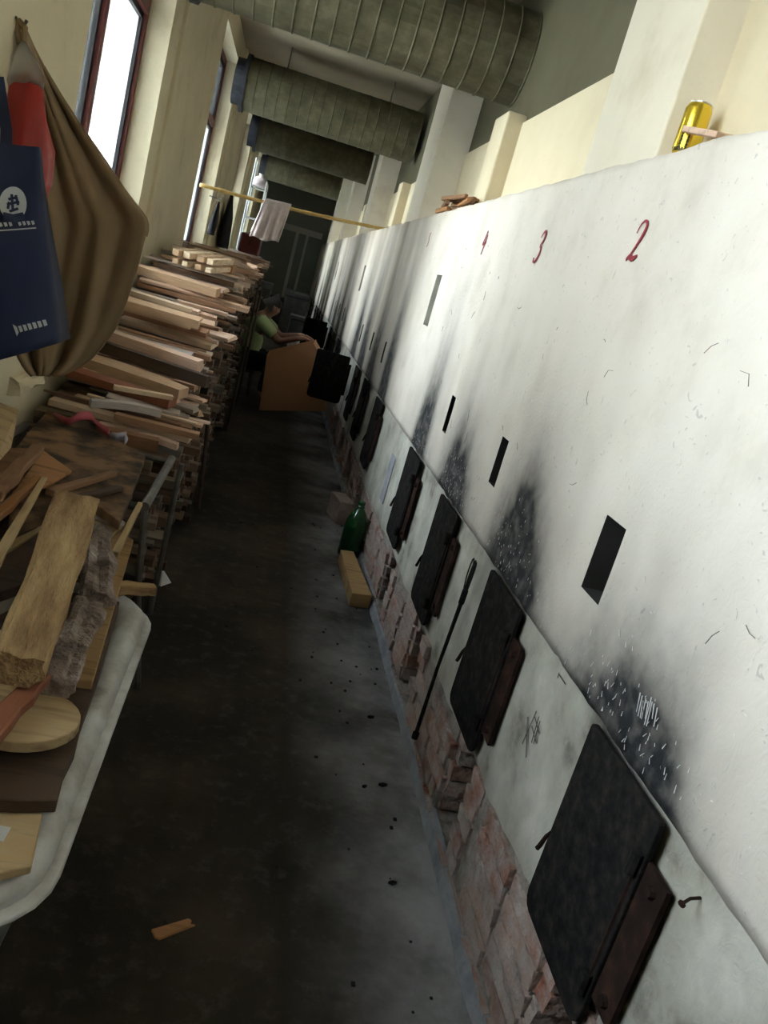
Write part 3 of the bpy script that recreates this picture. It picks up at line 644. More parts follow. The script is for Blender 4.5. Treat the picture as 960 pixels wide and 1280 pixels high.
# poker with wire loops
a = wpt(2.515, 0.70, 0.022); e = wpt(2.560, 0.125, 0.018)
t = empty('wire_loop_poker', tuple(e)); tag(t, 'long black iron poker with a wire loop head leaning on the grey render', 'poker')
mb = MB(); mb.tube([Vector((0, 0, 0)), (a - e) * 0.5 + Vector((-.004, 0, 0)), a - e], [0.0075, 0.0065, 0.008], 8); mb.build('shaft', M['iron'], t)
mb = MB(); mb.tube([Vector((-0.0, 0.0, 0.012)), Vector((0, 0, -0.012))], 0.012, 8); mb.build('tip', M['iron'], t)
up = (a - e).normalized()
for off in (-0.020, 0.0, 0.020):
    mb = MB(); pts = []
    for i in range(15):
        s = i / 14; ang = s * 2 * math.pi
        pts.append((a - e) + up * (0.066 * (1 - math.cos(ang))) + Vector((-.1 * off / .02, 1, 0)) * (off * math.sin(s * math.pi) + 0.015 * math.sin(ang)))
    mb.tube(pts, 0.0026, 6); mb.build('wire_loop', M['iron'], t)
mb = MB(); mb.tube([a - e - up * 0.03, a - e + up * 0.02], 0.011, 8); mb.build('binding', M['iron'], t)
# gold can and scrap of wood on the ledge
yc = 2.135; c0 = Vector((XR(yc) + 0.042, yc, ZT + 0.004))
t = empty('drink_can', tuple(c0)); tag(t, 'gold drink can with black lettering standing on the wall ledge', 'can')
prof = [(0.024, 0), (0.031, 0.006), (0.033, 0.012), (0.033, 0.108), (0.029, 0.118), (0.0265, 0.122)]
def lathe(prof, seg=20):
    vs = []; fs = []
    for r_, z in prof:
        for k in range(seg): an = 2 * math.pi * k / seg; vs.append((r_ * math.cos(an), r_ * math.sin(an), z))
    for i in range(len(prof) - 1):
        for k in range(seg): fs.append((i*seg+k, i*seg+(k+1) % seg, (i+1)*seg+(k+1) % seg, (i+1)*seg+k))
    fs.append(tuple(reversed(range(seg)))); fs.append(tuple((len(prof)-1)*seg + k for k in range(seg))); return vs, fs
link('body', fixn(mesh('body', *lathe(prof), True)), M['gold'], t)
mb = MB(); mb.tube([(0, 0, 0.121), (0, 0, 0.125)], 0.027, 16); mb.build('rim', M['canrim'], t)
def on_can(an, z): return Vector((0.0334 * math.cos(an), 0.0334 * math.sin(an), z))
for (an0, marks_) in ((math.radians(215), 0), (math.radians(243), 1)):
    mb = MB()
    for row in range(2):
        zc = 0.040 - row * 0.018
        for (u0, v0, u1, v1) in ((-.10, .006, .10, .006), (0, .010, 0, -.008), (-.10, -.002, .10, -.002), (-.07, -.008, .09, -.008)):
            p0, p1 = on_can(an0 + u0, zc + v0), on_can(an0 + u1, zc + v1); nrm = Vector((math.cos(an0), math.sin(an0), 0))
            mb.ribbon([p0, p1], [0.0028, 0.0028], nrm, 0.0006)
    mb.build('lettering', M['canblack'], t)
mb = MB()
for k in range(7):
    an = math.radians(195 + 12 * k); mb.ribbon([on_can(an, 0.005), on_can(an, 0.014)], [0.005, 0.004], (math.cos(an), math.sin(an), 0), 0.0006)
mb.build('base_print', M['canblack'], t)
p = [at_y(858, 163, 2.04), at_y(880, 158, 2.06), at_y(922, 172, 1.90), at_y(896, 180, 1.88)]
o = prism('wood_scrap', [Vector((XR(2.0)+0.0, 2.10, ZT+0.062)), Vector((XR(2.0)+0.028, 2.12, ZT+0.066)), Vector((XR(2.0)+0.06, 1.93, ZT+0.032)), Vector((XR(2.0)+0.0, 1.90, ZT+0.020))], 0.014, M['pinkwood'])
tag(o, 'short split piece of wood leaning against the gold can on the ledge', 'wood scrap')
# kindling on the ledge
for i in range(15):
    y0 = 4.98 + random.uniform(-.20, .24); lay = i // 5
    zz = ZT + 0.016 + 0.028 * lay; ln = random.uniform(0.28, 0.55); yaw = (.05, -.10, .14)[lay] + random.uniform(-.03, .03)
    mb = MB(); w = random.uniform(.010, .014); h = random.uniform(.009, .013)
    mb.box((-w, -ln / 2, -h), (w, ln / 2, h)); o = mb.build('kindling_stick', M['brownwood'] if i % 3 else M['orangewood']); bevel(o, .003, 1)
    o.location = (XR(y0) + 0.0 + 0.036 * (i % 5), y0, zz); o.rotation_euler = (random.uniform(-.02, .02), 0, yaw)
    tag(o, 'thin brown kindling stick in the small heap on the wall ledge', 'stick', 'kindling sticks on the ledge')

# ------------------------------------------------------------------ ducts overhead
for k, (yc, zc, x0, x1, r, lab) in enumerate([(5.22, 3.02, -0.80, 1.06, 0.25, 'thick zinc air duct with close spiral seams crossing above the kindling ledge'),
        (9.05, 3.06, -0.76, 0.99, 0.245, 'zinc air duct with a black collar crossing just above the bamboo pole'),
        (12.4, 3.06, -0.76, 0.83, 0.235, 'zinc air duct crossing above the tall white pipe rack'),
        (16.9, 3.06, -0.76, 0.68, 0.22, 'dark air duct nearest the end wall of the corridor')]):
    t = empty('air_duct', (0, yc, zc)); tag(t, lab, 'duct', 'air ducts under the ceiling')
    n = int((x1 - x0) / 0.105); prof = []
    for i in range(n):
        xa = x0 + (x1 - x0) * i / n; xb = x0 + (x1 - x0) * (i + 1) / n
        prof += [(xa, r), (xb - 0.012, r), (xb - 0.009, r + 0.005), (xb - 0.003, r + 0.005)]
    prof.append((x1, r)); seg = 40; vs = []; fs = []
    for (x, rr) in prof:
        for q in range(seg): an = 2 * math.pi * q / seg; vs.append((x, rr * math.cos(an), rr * math.sin(an)))
    for i in range(len(prof) - 1):
        for q in range(seg): fs.append((i*seg+q, i*seg+(q+1) % seg, (i+1)*seg+(q+1) % seg, (i+1)*seg+q))
    fs.append(tuple(range(seg))); fs.append(tuple((len(prof)-1)*seg+q for q in range(seg)))
    link('pipe', fixn(mesh('pipe', vs, fs, False)), M['duct'], t)
    mb = MB(); mb.tube([(x0 - 0.115, 0, 0), (x0, 0, 0)], r * 0.86, 28); mb.tube([(x0 - 0.03, 0, 0), (x0 + 0.01, 0, 0)], r + 0.02, 28); mb.build('collar', M['ductdark'], t)
    for xx in (x0 + 0.35, x1 - 0.35):
        mb = MB(); mb.tube([(xx, 0, r - 0.01), (xx, 0, 3.5 - zc)], 0.006, 6); mb.build('hanger_rod', M['steel'], t)

# ------------------------------------------------------------------ the long timber stack under the windows
STOP = [(2.75, .60), (3.2, .70), (4.0, .80), (4.9, 1.06), (5.7, 1.25), (6.4, 1.35), (9, 1.39), (12.6, 1.42)]
def ptop(y): return lerp(STOP, y)
def plank_mesh(kind, seed):
    rnd = random.Random(seed); n = 7; vs = []; fs = []
    for i in range(n):
        s = i / (n - 1); x = s - 1.0                       # from the wall (-1) to the aisle end (0)
        w = 0.5; cy = 0; cz = 0
        if kind == 'taper': w = 0.5 * (0.55 + 0.45 * (1 - s))
        if kind == 'bow': cz = 0.35 * math.sin(s * math.pi)
        if kind == 'wave': w = 0.5 * (0.62 + 0.38 * math.sin(0.6 + 2.4 * s)); cy = 0.16 * math.sin(3 * s)
        if kind == 'split': w = 0.5 * (0.8 + 0.2 * rnd.random()); cy = 0.12 * rnd.uniform(-1, 1)
        h = 0.5 * (1 if kind != 'split' else rnd.uniform(.7, 1))
        xe = x + (rnd.uniform(-.02, .03) if i == n - 1 else 0)
        vs += [(xe, cy - w, cz - h), (xe + (0.03 if i == n-1 and kind == 'split' else 0), cy + w, cz - h), (xe, cy + w, cz + h), (xe, cy - w, cz + h)]
    for i in range(n - 1):
        for k in range(4): fs.append((i*4+k, i*4+(k+1) % 4, (i+1)*4+(k+1) % 4, (i+1)*4+k))
    fs += [(3, 2, 1, 0), tuple((n-1)*4 + k for k in range(4))]
    me = fixn(mesh('plank', vs, fs)); me.materials.append(M['plank']); return me
PTONE = {'pale': [(0.72,0.56,0.42),(0.68,0.50,0.40)], 'pinkish tan': [(0.60,0.40,0.28),(0.66,0.46,0.34)], 'brown': [(0.40,0.24,0.15),(0.36,0.20,0.12)], 'dark brown': [(0.14,0.085,0.055),(0.20,0.11,0.07)], 'greyish': [(0.46,0.38,0.32),(0.34,0.28,0.23)]}
PTM = {k: wood('timber_' + k.replace(' ', '_'), v) for k, v in PTONE.items()}
PM = [plank_mesh(k, i) for i, k in enumerate(['plain', 'plain', 'plain', 'taper', 'bow', 'wave', 'split', 'split', 'plain'])]
PMT = {}
for k_, m_ in PTM.items():
    PMT[k_] = []
    for me_ in PM:
        c_ = me_.copy(); c_.materials.clear(); c_.materials.append(m_); PMT[k_].append(c_)
def plank_label(tone, w, ln, yaw, y):
    size = ('short ' if ln < .42 else '') + ('lath' if w < .027 else 'batten' if w < .05 else 'board')
    lie = ' lying askew' if abs(yaw + .08) > .2 else ''
    where = ('at the low stack end near the pink strip' if y < 4.1 else 'on the rising slope of the timber stack' if y < 5.0 else 'beside the offcut bundle on the timber stack' if y < 6.2 else 'on the flat timber stack before the bamboo pole' if y < 8.3 else 'on the timber stack beyond the bamboo pole')
    return tone + ' ' + size + lie + ' ' + where
mb = MB(); rp = random.Random(21)
y = 3.44
while y < 12.6:
    w = rp.uniform(.05, .12); z = 0.02
    top = ptop(y) - 0.05; back = 0.17 if 9.0 < y < 10.15 else 0.0
    while z < top:
        t_ = rp.uniform(.022, .055); xf = -0.285 + rp.gauss(0, .035) - 0.02 * (z / 1.2) - back
        if z + t_ > top + 0.02: break
        ya = y + rp.uniform(-.012, .012); ww = w * rp.uniform(.75, 1.0)
        mb.add([(-0.87, ya, z), (xf, ya + rp.uniform(-.02, .02), z), (xf, ya + ww, z), (-0.87, ya + ww, z), (-0.87, ya, z + t_), (xf, ya, z + t_ - .003), (xf, ya + ww, z + t_ - .003), (-0.87, ya + ww, z + t_)],
               [(0,3,2,1),(4,5,6,7),(0,1,5,4),(1,2,6,5),(2,3,7,6),(3,0,4,7)])
        z += t_ + rp.uniform(.001, .007)
    y += w + 0.006
o = mb.build('stacked_timber', M['pilewood_shaded'])
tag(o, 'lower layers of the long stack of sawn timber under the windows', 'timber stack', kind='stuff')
PLAB = 'sawn offcut plank lying crosswise on the long timber stack under the windows'
GX, GY, GS = -0.90, 3.0, 0.015
NGX, NGY = 60, 660
HF = [[(ptop(GY + j * GS) - 0.018 if GY + j * GS > 3.42 else 0.0) for j in range(NGY)] for i in range(NGX)]
def drop(b_, ang, ln, w, t_, slope):
    """rest a plank (aisle end b_, direction to the wall) on what lies below it; returns the z of its axis at b_"""
    ca, sa = math.cos(ang), math.sin(ang); cells = []
    for i in range(NGX):
        x = GX + i * GS
        for j in range(max(0, int((b_[1] - GY - .45) / GS)), min(NGY, int((b_[1] - GY + .45) / GS))):
            yy = GY + j * GS; u = -((x - b_[0]) * ca + (yy - b_[1]) * sa); v = -(x - b_[0]) * sa + (yy - b_[1]) * ca
            if -.008 <= u <= ln + .008 and abs(v) <= w * .5 + .008: cells.append((i, j, slope * v))
    if not cells: return ptop(b_[1])
    z0 = max(HF[i][j] - q for i, j, q in cells) + .001
    for i, j, q in cells: HF[i][j] = z0 + q + t_
    return z0 + t_ * .5
def lay_plank(x, y, ln, w, t_, yaw, me, label, slope_k=.85):
    sl = slope_k * (ptop(y + .2) - ptop(y - .2)) / .4
    z = drop((x, y), yaw, ln, w, t_, sl)
    o = bpy.data.objects.new('timber_plank', me); C.objects.link(o); o.location = (x, y, z); o.scale = (ln, w, t_)
    xv = Vector((math.cos(yaw), math.sin(yaw), 0)); yv = Vector((-math.sin(yaw), math.cos(yaw), sl)).normalized(); zv = xv.cross(yv)
    o.rotation_euler = Matrix((xv, yv, zv)).transposed().to_euler()
    tag(o, label, 'plank', 'planks on the long timber stack'); return o
for lay in range(3):
    y = 3.46 + lay * 0.03
    while y < 12.5:
        if lay == 2 and y > 7.4: break
        w = rp.choice([.016, .022, .028, .035, .045, .06, .09]) * rp.uniform(.85, 1.2); t_ = rp.choice([.008, .012, .018, .026])
        ln = rp.uniform(.42, .62) if rp.random() < .75 else rp.uniform(.25, .45)
        xf = -0.27 + rp.gauss(0, .05) + (0.03 if lay == 0 else 0)
        yaw = (-.13 if y < 5.2 else -.06) + rp.gauss(0, .07) + (rp.gauss(0, .20) if rp.random() < .3 else 0)
        if 8.95 < y < 10.2: xf -= .16
        if xf - ln < -0.84: ln = xf + 0.84
        tone = rp.choice(['pale', 'pale', 'pinkish tan', 'pinkish tan', 'brown', 'brown', 'dark brown', 'greyish'])
        lay_plank(xf, y, ln, w, t_, yaw, rp.choice(PMT[tone]), plank_label(tone, w, ln, yaw, y))
        y += (w + 0.024) * (1.1 if y < 7 else 1.9)
def top_plank(px0, px1, dz, w, t_, m, label, kind=0):
    def hit(px, py):
        r = ray(px, py); t = 0.0015
        while t < .02:
            p = r * t
            if p.z + CAMH < ptop(p.y) + .06: return Vector((p.x, p.y, p.z + CAMH))
            t += 0.000003
    a, b_ = hit(*px0), hit(*px1)
    a.x = max(a.x, -.84)
    d = b_ - a; ln = math.hypot(d.x, d.y); yaw = math.atan2(d.y, d.x)
    me = PM[kind].copy(); me.materials.clear(); me.materials.append(m)
    lay_plank(b_.x, b_.y, ln, w, t_, yaw, me, label)
TP = [((142, 402), (237, 436), 0, .20, .012, M['tanwood'], 'wide thin tan board lying flat on the timber stack', 0),
      ((164, 358), (264, 396), 0, .06, .05, M['tanwood'], 'long tan beam on the upper part of the timber stack', 0),
      ((150, 377), (245, 413), 0, .08, .02, M['pinkwood'], 'pale pinkish board above the wide tan board', 3),
      ((129, 420), (236, 454), 0, .05, .02, M['greywood'], 'pale grey weathered plank on the timber stack', 0),
      ((135, 412), (238, 446), 0, .03, .045, M['tanwood'], 'square tan batten along the edge of the wide tan board', 0),
      ((152, 387), (230, 421), 0, .022, .02, M['pale'], 'thin pale lath lying on the wide tan board', 0),
      ((119, 446), (217, 484), 0, .05, .02, M['pinkwood'], 'split pinkish slat in the middle of the timber stack', 6),
      ((170, 440), (233, 464), 0, .03, .02, M['pale'], 'short pale strip beside the thick pinkish beam', 0),
      ((127, 427), (241, 487), 0, .05, .05, M['pinkwood'], 'thick pinkish beam with a chopped end slanting across the timber stack', 0),
      ((72, 470), (209, 520), 0, .08, .035, M['redwood'], 'reddish brown plank below the wavy tan board', 0),
      ((92, 457), (223, 512), 0, .12, .045, M['tanwood'], 'tan board with a wavy sawn outline on the timber stack', 5),
      ((117, 452), (249, 510), 0, .03, .055, M['darkwood'], 'dark board standing on edge across the timber stack', 0),
      ((110, 518), (199, 526), 0, .03, .03, M['greywood'], 'grey slat under the bright pale slat', 4),
      ((137, 512), (209, 521), 0, .025, .018, M['pale'], 'thin bright pale slat at the low end of the timber stack', 0),
      ((122, 525), (199, 541), 0, .045, .05, M['brownwood'], 'brown beam with a light top edge at the low end of the stack', 0),
      ((160, 547), (197, 560), 0, .06, .03, M['pinkwood'], 'short pinkish plank end at the low end of the stack', 0),
      ((240, 325), (298, 341), 0, .06, .02, M['pale'], 'pale thin board on top of the stack below the black cloth', 4),
      ((247, 338), (288, 351), 0, .06, .05, M['orangewood'], 'orange brown beam below the pale thin board', 0)]
for a_ in TP: top_plank(*a_)
def hf_max(x0, x1, y0, y1):
    return max(HF[i][j] for i in range(NGX) if x0 <= GX + i * GS <= x1 for j in range(NGY) if y0 <= GY + j * GS <= y1)
# bundle of light offcuts with square ends, on the upper part of the stack
for i in range(8):
    mb = MB(); w = random.uniform(.018, .024); mb.box((-w, -.15, -w * .8), (w, .15, w * .8)); o = bevel(mb.build('square_offcut', M['pale'] if i % 2 else M['tanwood']), .003, 1)
    if i == 0: HB = hf_max(-.62, -.36, 5.15, 5.6)
    o.location = (-0.58 + 0.066 * (i % 4) + random.uniform(-.004, .004), 5.36 + random.uniform(-.02, .02), HB + 0.03 + 0.05 * (i // 4)); o.rotation_euler = (.10, random.uniform(-.10, .10), -.35 + random.uniform(-.06, .06))
    tag(o, 'short square ended offcut in the loose bundle on top of the timber stack', 'offcut', 'square offcuts in a bundle')
# poles that hold the stack
for (x, yb, xt, yt, zt, lab) in [(-0.175, 4.98, -0.235, 4.90, 0.62, 'thin stick leaning on the low front end of the timber stack'),
                             (-0.165, 8.93, -0.175, 8.93, 1.20, 'upright post at the timber stack behind the seated person'),
                             (-0.165, 7.35, -0.175, 7.35, 1.25, 'upright post at the middle of the timber stack front')]:
    mb = MB(); mb.tube([(0, 0, 0), ((xt - x) * .5 + .004, (yt - yb) * .5, zt * .5), (xt - x, yt - yb, zt)], [.013, .012, .011], 8); o = mb.build('prop_stick', M['darkwood']); o.location = (x, yb, 0)
    tag(o, lab, 'post')

# ------------------------------------------------------------------ the white tub and the heap of boards over it
def rrect(cx, cy, hx, hy, r, n=6):
    out = []
    for sx, sy, a0 in ((1, -1, -90), (1, 1, 0), (-1, 1, 90), (-1, -1, 180)):
        for k in range(n + 1):
            a = math.radians(a0 + 90 * k / n); out.append((cx + sx * (hx - r) + r * math.cos(a), cy + sy * (hy - r) + r * math.sin(a)))
    return out
tcx, tcy = -0.48, 1.76; hx, hy = 0.335, 0.655
t = empty('plastic_tub', (tcx, tcy, 0)); tag(t, 'big grimy white tub with a rolled rim holding old boards', 'tub')
def loft(rings):
    n = len(rings[0][0]); vs = []; fs = []
    for (pts, z) in rings: vs += [(p[0], p[1], z) for p in pts]
    for i in range(len(rings) - 1):
        for k in range(n): fs.append((i*n+k, i*n+(k+1) % n, (i+1)*n+(k+1) % n, (i+1)*n+k))
    return vs, fs, n
R_ = [(rrect(0, 0, hx - .13, hy - .16, .10), 0.0), (rrect(0, 0, hx - .035, hy - .04, .14), 0.455), (rrect(0, 0, hx - .012, hy - .012, .15), 0.478), (rrect(0, 0, hx - .010, hy - .010, .15), 0.50), (rrect(0, 0, hx - .03, hy - .03, .14), 0.522), (rrect(0, 0, hx - .065, hy - .065, .12), 0.524), (rrect(0, 0, hx - .09, hy - .09, .11), 0.50), (rrect(0, 0, hx - .10, hy - .10, .10), 0.44), (rrect(0, 0, hx - .19, hy - .22, .09), 0.03)]
vs, fs, n = loft(R_); fs.append(tuple(reversed(range(n)))); fs.append(tuple((len(R_)-1)*n + k for k in range(n)))
link('shell', fixn(mesh('shell', vs, fs, True)), M['tub'], t)
R2 = [(rrect(0, 0, hx - .02, hy - .02, .15), 0.470), (rrect(0, 0, hx + .006, hy + .006, .16), 0.470), (rrect(0, 0, hx + .010, hy + .010, .16), 0.476), (rrect(0, 0, hx + .006, hy + .006, .16), 0.482), (rrect(0, 0, hx - .02, hy - .02, .15), 0.482)]
vs, fs, n = loft(R2); link('flange', fixn(mesh('flange', vs, fs, True)), M['tub'], t)

def board(name, pts, th, m, label, cat='board', jit=0.0, sub=1):
    o = prism(name, [at_z(*p) for p in pts], th, m, jit=jit, sub=sub); tag(o, label, cat); return o
def stick(p0, p1, w, h, m, label, name='stick', taper=0.8, cat='stick', group=None):
    a, b_ = at_z(*p0), at_z(*p1); d = b_ - a; L_ = d.length; x = d.normalized(); yv = Vector((0, 0, 1)).cross(x).normalized(); zv = x.cross(yv)
    mb = MB(); n = 7; rs_ = random.Random(int(p0[0] * 7 + p0[1])); vs = []; fs = []
    for i in range(n):
        s = i / (n - 1); ww = w * .5 * (1 + (taper - 1) * s) * rs_.uniform(.9, 1.08); hh = h * .5 * (1 + (taper - 1) * s)
        jy, jz = rs_.uniform(-.06, .06) * w, rs_.uniform(-.06, .06) * h; xx = s * L_ - L_ / 2
        vs += [(xx, jy - ww, jz - hh), (xx + (rs_.uniform(0, .02) if i == n-1 else 0), jy + ww, jz - hh), (xx, jy + ww, jz + hh), (xx, jy - ww, jz + hh)]
    for i in range(n - 1):
        for k in range(4): fs.append((i*4+k, i*4+(k+1) % 4, (i+1)*4+(k+1) % 4, (i+1)*4+k))
    fs += [(3, 2, 1, 0), tuple((n-1)*4 + k for k in range(4))]
    o = bevel(link(name, fixn(mesh(name, vs, fs)), m), min(w, h) * .12, 1)
    mt = Matrix((x, yv, zv)).transposed().to_4x4(); mt.translation = (a + b_) / 2; o.matrix_world = mt
    tag(o, label, cat, group); return o
# lowest boards spanning the tub
board('beige_board', [(-80, 1110, .548), (40, 1082, .548), (58, 995, .548), (90, 880, .548), (-60, 900, .548)], .018, M['heappale'], 'beige board lying in the mouth of the white tub with a paper scrap on it')
board('dark_board', [(-90, 1000, .578), (72, 1000, .578), (102, 905, .578), (150, 752, .578), (60, 735, .578), (-60, 800, .578)], .028, M['darkwood'], 'large dark mouldy board across the white tub', jit=.006, sub=3)
o = board('long_pale_board', [(72, 846, .600), (116, 852, .600), (167, 675, .600), (140, 658, .600), (112, 700, .600)], .022, M['heaptan'], 'long yellowish board with knots along the outer side of the heap')
# round ended pale board
c = at_z(25, 890, .63); pts = []
for i in range(13):
    a = math.radians(-82 + 14 * i); pts.append(c + Vector((0.115 * math.cos(a) - 0.0, 0.10 * math.sin(a), 0)))
pts += [c + Vector((-0.30, 0.10, 0)), c + Vector((-0.30, -0.10, 0))]
o = prism('round_ended_board', pts, .024, M['heappale']); tag(o, 'pale board with a rounded end lying on the dark board', 'board')
board('pale_board', [(-40, 830, .655), (85, 862, .642), (88, 846, .642), (60, 800, .65), (-30, 780, .66)], .02, M['heappale'], 'pale plank under the rotten split log')
stick((-30, 935, .665), (52, 846, .672), .05, .03, M['redwood'], 'red brown square stick lying over the round ended board')
# rotten split log
def lump(name, p0, p1, wid, hgt, m, label, seed, cat='log', n=16, seg=18, rough=.25, flat_top=0.0, ax=1.6):
    a, b_ = at_z(*p0), at_z(*p1); d = b_ - a; L_ = d.length; x = d.normalized(); yv = Vector((0, 0, 1)).cross(x).normalized(); zv = x.cross(yv); vs = []; fs = []
    for i in range(n):
        s = i / (n - 1)
        for k in range(seg):
            an = 2 * math.pi * k / seg; q = 1 + rough * nz(s * ax + seed, math.cos(an) * 1.6, math.sin(an) * 1.6 + seed) + rough * .6 * nz(s * ax * 2.5, math.cos(an) * 4.5, math.sin(an) * 4.5 + seed)
            cy = math.cos(an); cz = math.sin(an); mxx = max(abs(cy), abs(cz)); sq = (1 - flat_top) + flat_top / mxx * .85
            vs.append(((s - .5) * L_ + 0.012 * nz(k * 1.7, i * .1 + seed, 3) * (1 if i in (0, n-1) else 0), cy * wid * .5 * q * sq, cz * hgt * .5 * q * sq))
    for i in range(n - 1):
        for k in range(seg): fs.append((i*seg+k, i*seg+(k+1) % seg, (i+1)*seg+(k+1) % seg, (i+1)*seg+k))
    fs += [tuple(reversed(range(seg))), tuple((n-1)*seg + k for k in range(seg))]
    o = link(name, fixn(mesh(name, vs, fs)), m); mt = Matrix((x, yv, zv)).transposed().to_4x4(); mt.translation = (a + b_) / 2; o.matrix_world = mt; tag(o, label, cat); return o
lump('split_log', (18, 838, .725), (95, 632, .80), .115, .075, M['rotwood'], 'thick rotten split log with crumbling yellowish wood on the heap', 3, flat_top=.75, n=26, rough=.35)
lump('bark_slab', (118, 752, .655), (125, 665, .67), .085, .05, M['barkgrey'], 'grey brown piece of bark beside the rotten split log', 8, 'bark', rough=.7, n=20, flat_top=.5)
lump('bark_slab', (68, 862, .645), (108, 758, .655), .085, .045, M['barkgrey'], 'pale flaking slab of bark reaching past the end of the split log', 14, 'bark', rough=.7, n=20, flat_top=.5)
# upper boards of the heap, on a second layer beyond the tub
board('mud_stained_board', [(20, 560, .735), (60, 512, .735), (105, 525, .735), (182, 570, .735), (150, 652, .735), (112, 625, .735), (10, 660, .735)], .03, M['dirtyply'], 'broad mud stained brown board on top of the heap', jit=.004, sub=3)
board('inner_dark_board', [(-60, 760, .66), (60, 720, .66), (90, 640, .66), (-40, 640, .66)], .03, M['darkwood'], 'dark old board behind the rotten split log')
board('tan_triangle_board', [(12, 620, .765), (55, 563, .765), (90, 588, .765), (60, 605, .765)], .012, M['orangewood'], 'tan three cornered board on the mud stained board')
stick((62, 616, .775), (142, 592, .762), .030, .02, M['brownwood'], 'short brown stick on the mud stained board')
stick((84, 626, .757), (150, 610, .748), .030, .018, M['darkwood'], 'short dark stick below the brown stick on the mud stained board')
stick((-15, 655, .755), (48, 598, .79), .032, .024, M['orangewood'], 'orange brown stick pointing up the heap')
stick((-12, 715, .75), (56, 597, .80), .028, .012, M['heappale'], 'pale thin strip lying across the heap', taper=.6)
stick((0, 690, .735), (68, 652, .742), .026, .012, M['heappale'], 'pale curved sliver below the thin pale strip', taper=.5)
stick((-10, 620, .825), (48, 560, .825), .05, .03, M['brownwood'], 'dark brown plank end on the heap beside the window wall')
board('corner_board', [(-30, 640, .80), (10, 610, .80), (35, 560, .80), (-20, 560, .80)], .02, M['brownwood'], 'brown board against the window wall on the heap')
stick((143, 693, .655), (175, 630, .715), .022, .02, M['heappale'], 'pale peeled stick poking out past the bark')
stick((112, 640, .69), (150, 655, .685), .05, .015, M['greywood'], 'light board edge under the mud stained board')
stick((108, 668, .665), (150, 652, .675), .10, .015, M['heappale'], 'cream offcut between the bark and the mud stained board')
stick((140, 735, .565), (194, 737, .565), .035, .04, M['heaptan'], 'squared timber end jutting out over the tub', cat='timber')
o = lump('plaster_chunk', (0, 480, .88), (38, 466, .88), .12, .11, M['upper'], 'pale crumbling plaster chunk on the heap below the canvas cloth', 5, 'chunk', rough=.5, flat_top=.4)
board('leaning_board', [(-12, 590, .80), (14, 560, .80), (24, 512, .845), (-8, 500, .86)], .012, M['heappale'], 'yellowish board end leaning under the plaster chunk')
# thin metal trolley that carries the far half of the heap
t = empty('pipe_trestle', (-0.5, 2.75, 0)); tag(t, 'thin metal pipe trestle holding up the board heap beside the tub', 'trestle')
for (x, yy_) in ((0.335, 0.0), (-0.34, 0.0), (0.28, 0.62), (-0.34, 0.62)):
    mb = MB(); mb.tube([(x, yy_, 0), (x - (0.07 if x > 0.3 else 0), yy_ - 0.03, 0.40), (x - (0.10 if x > .3 else 0), yy_ - 0.04, 0.70)], .012, 8); mb.build('leg', M['steel'], t)
mb = MB(); mb.tube([(0.235, -0.06, .70), (0.235, .25, .70), (0.235, .62, .70)], .016, 10); mb.build('rail', M['steel'], t)
mb = MB(); mb.tube([(-0.34, -0.06, .70), (-0.34, .62, .70)], .016, 8); mb.build('rail', M['steel'], t)
for yy_ in (-.04, .6):
    mb = MB(); mb.tube([(-0.34, yy_, .69), (0.235, yy_, .69)], .013, 8); mb.build('crossbar', M['steel'], t)
# pink strip
t = empty('twisted_strip', tuple(at_z(105, 540, .745))); tag(t, 'twisted pink plastic strip with a lilac end lying on the mud stained board', 'strip')
o0 = at_z(105, 540, .745)
def strip(nm, pix, m, w):
    pts = [at_z(*p) - o0 for p in pix]; p2, _ = [], 0
    mb = MB(); n = len(pts); vs = []; fs = []; m_ = 6
    P = pts; out = []
    for i in range(n - 1):
        p0, p1, p2_, p3 = P[max(i-1, 0)], P[i], P[i+1], P[min(i+2, n-1)]
        for k in range(m_):
            s = k / m_; out.append(0.5 * ((2*p1) + (p2_ - p0)*s + (2*p0 - 5*p1 + 4*p2_ - p3)*s*s + (3*p1 - p0 - 3*p2_ + p3)*s**3))
    out.append(P[-1])
    for i, p in enumerate(out):
        a = i / len(out) * 4.5; wv = Vector((0.3 * math.cos(a), -.5 * math.cos(a), abs(math.sin(a)) * .8 + .25)).normalized() * w * .5
        vs += [p - wv + Vector((0, 0, w*.35)), p + wv + Vector((0, 0, w*.35))]
    for i in range(len(out) - 1): fs.append((i*2, i*2+1, i*2+3, i*2+2))
    o = link(nm, mesh(nm, vs, fs, True), m, t); s = o.modifiers.new('thick', 'SOLIDIFY'); s.thickness = .004
strip('pink_band', [(66, 520, .745), (84, 530, .75), (98, 524, .775), (112, 524, .775), (122, 535, .755), (136, 545, .75)], M['pinkplastic'], .035)
strip('lilac_end', [(136, 545, .75), (146, 549, .752), (158, 548, .752), (156, 554, .752)], M['lilac'], .032)
o = board('paper_scrap', [(-6, 1030, .5495), (14, 1034, .5495), (4, 1052, .5495), (-12, 1048, .5495)], .001, M['paper'], 'white paper scrap on the beige board in the tub', 'paper')

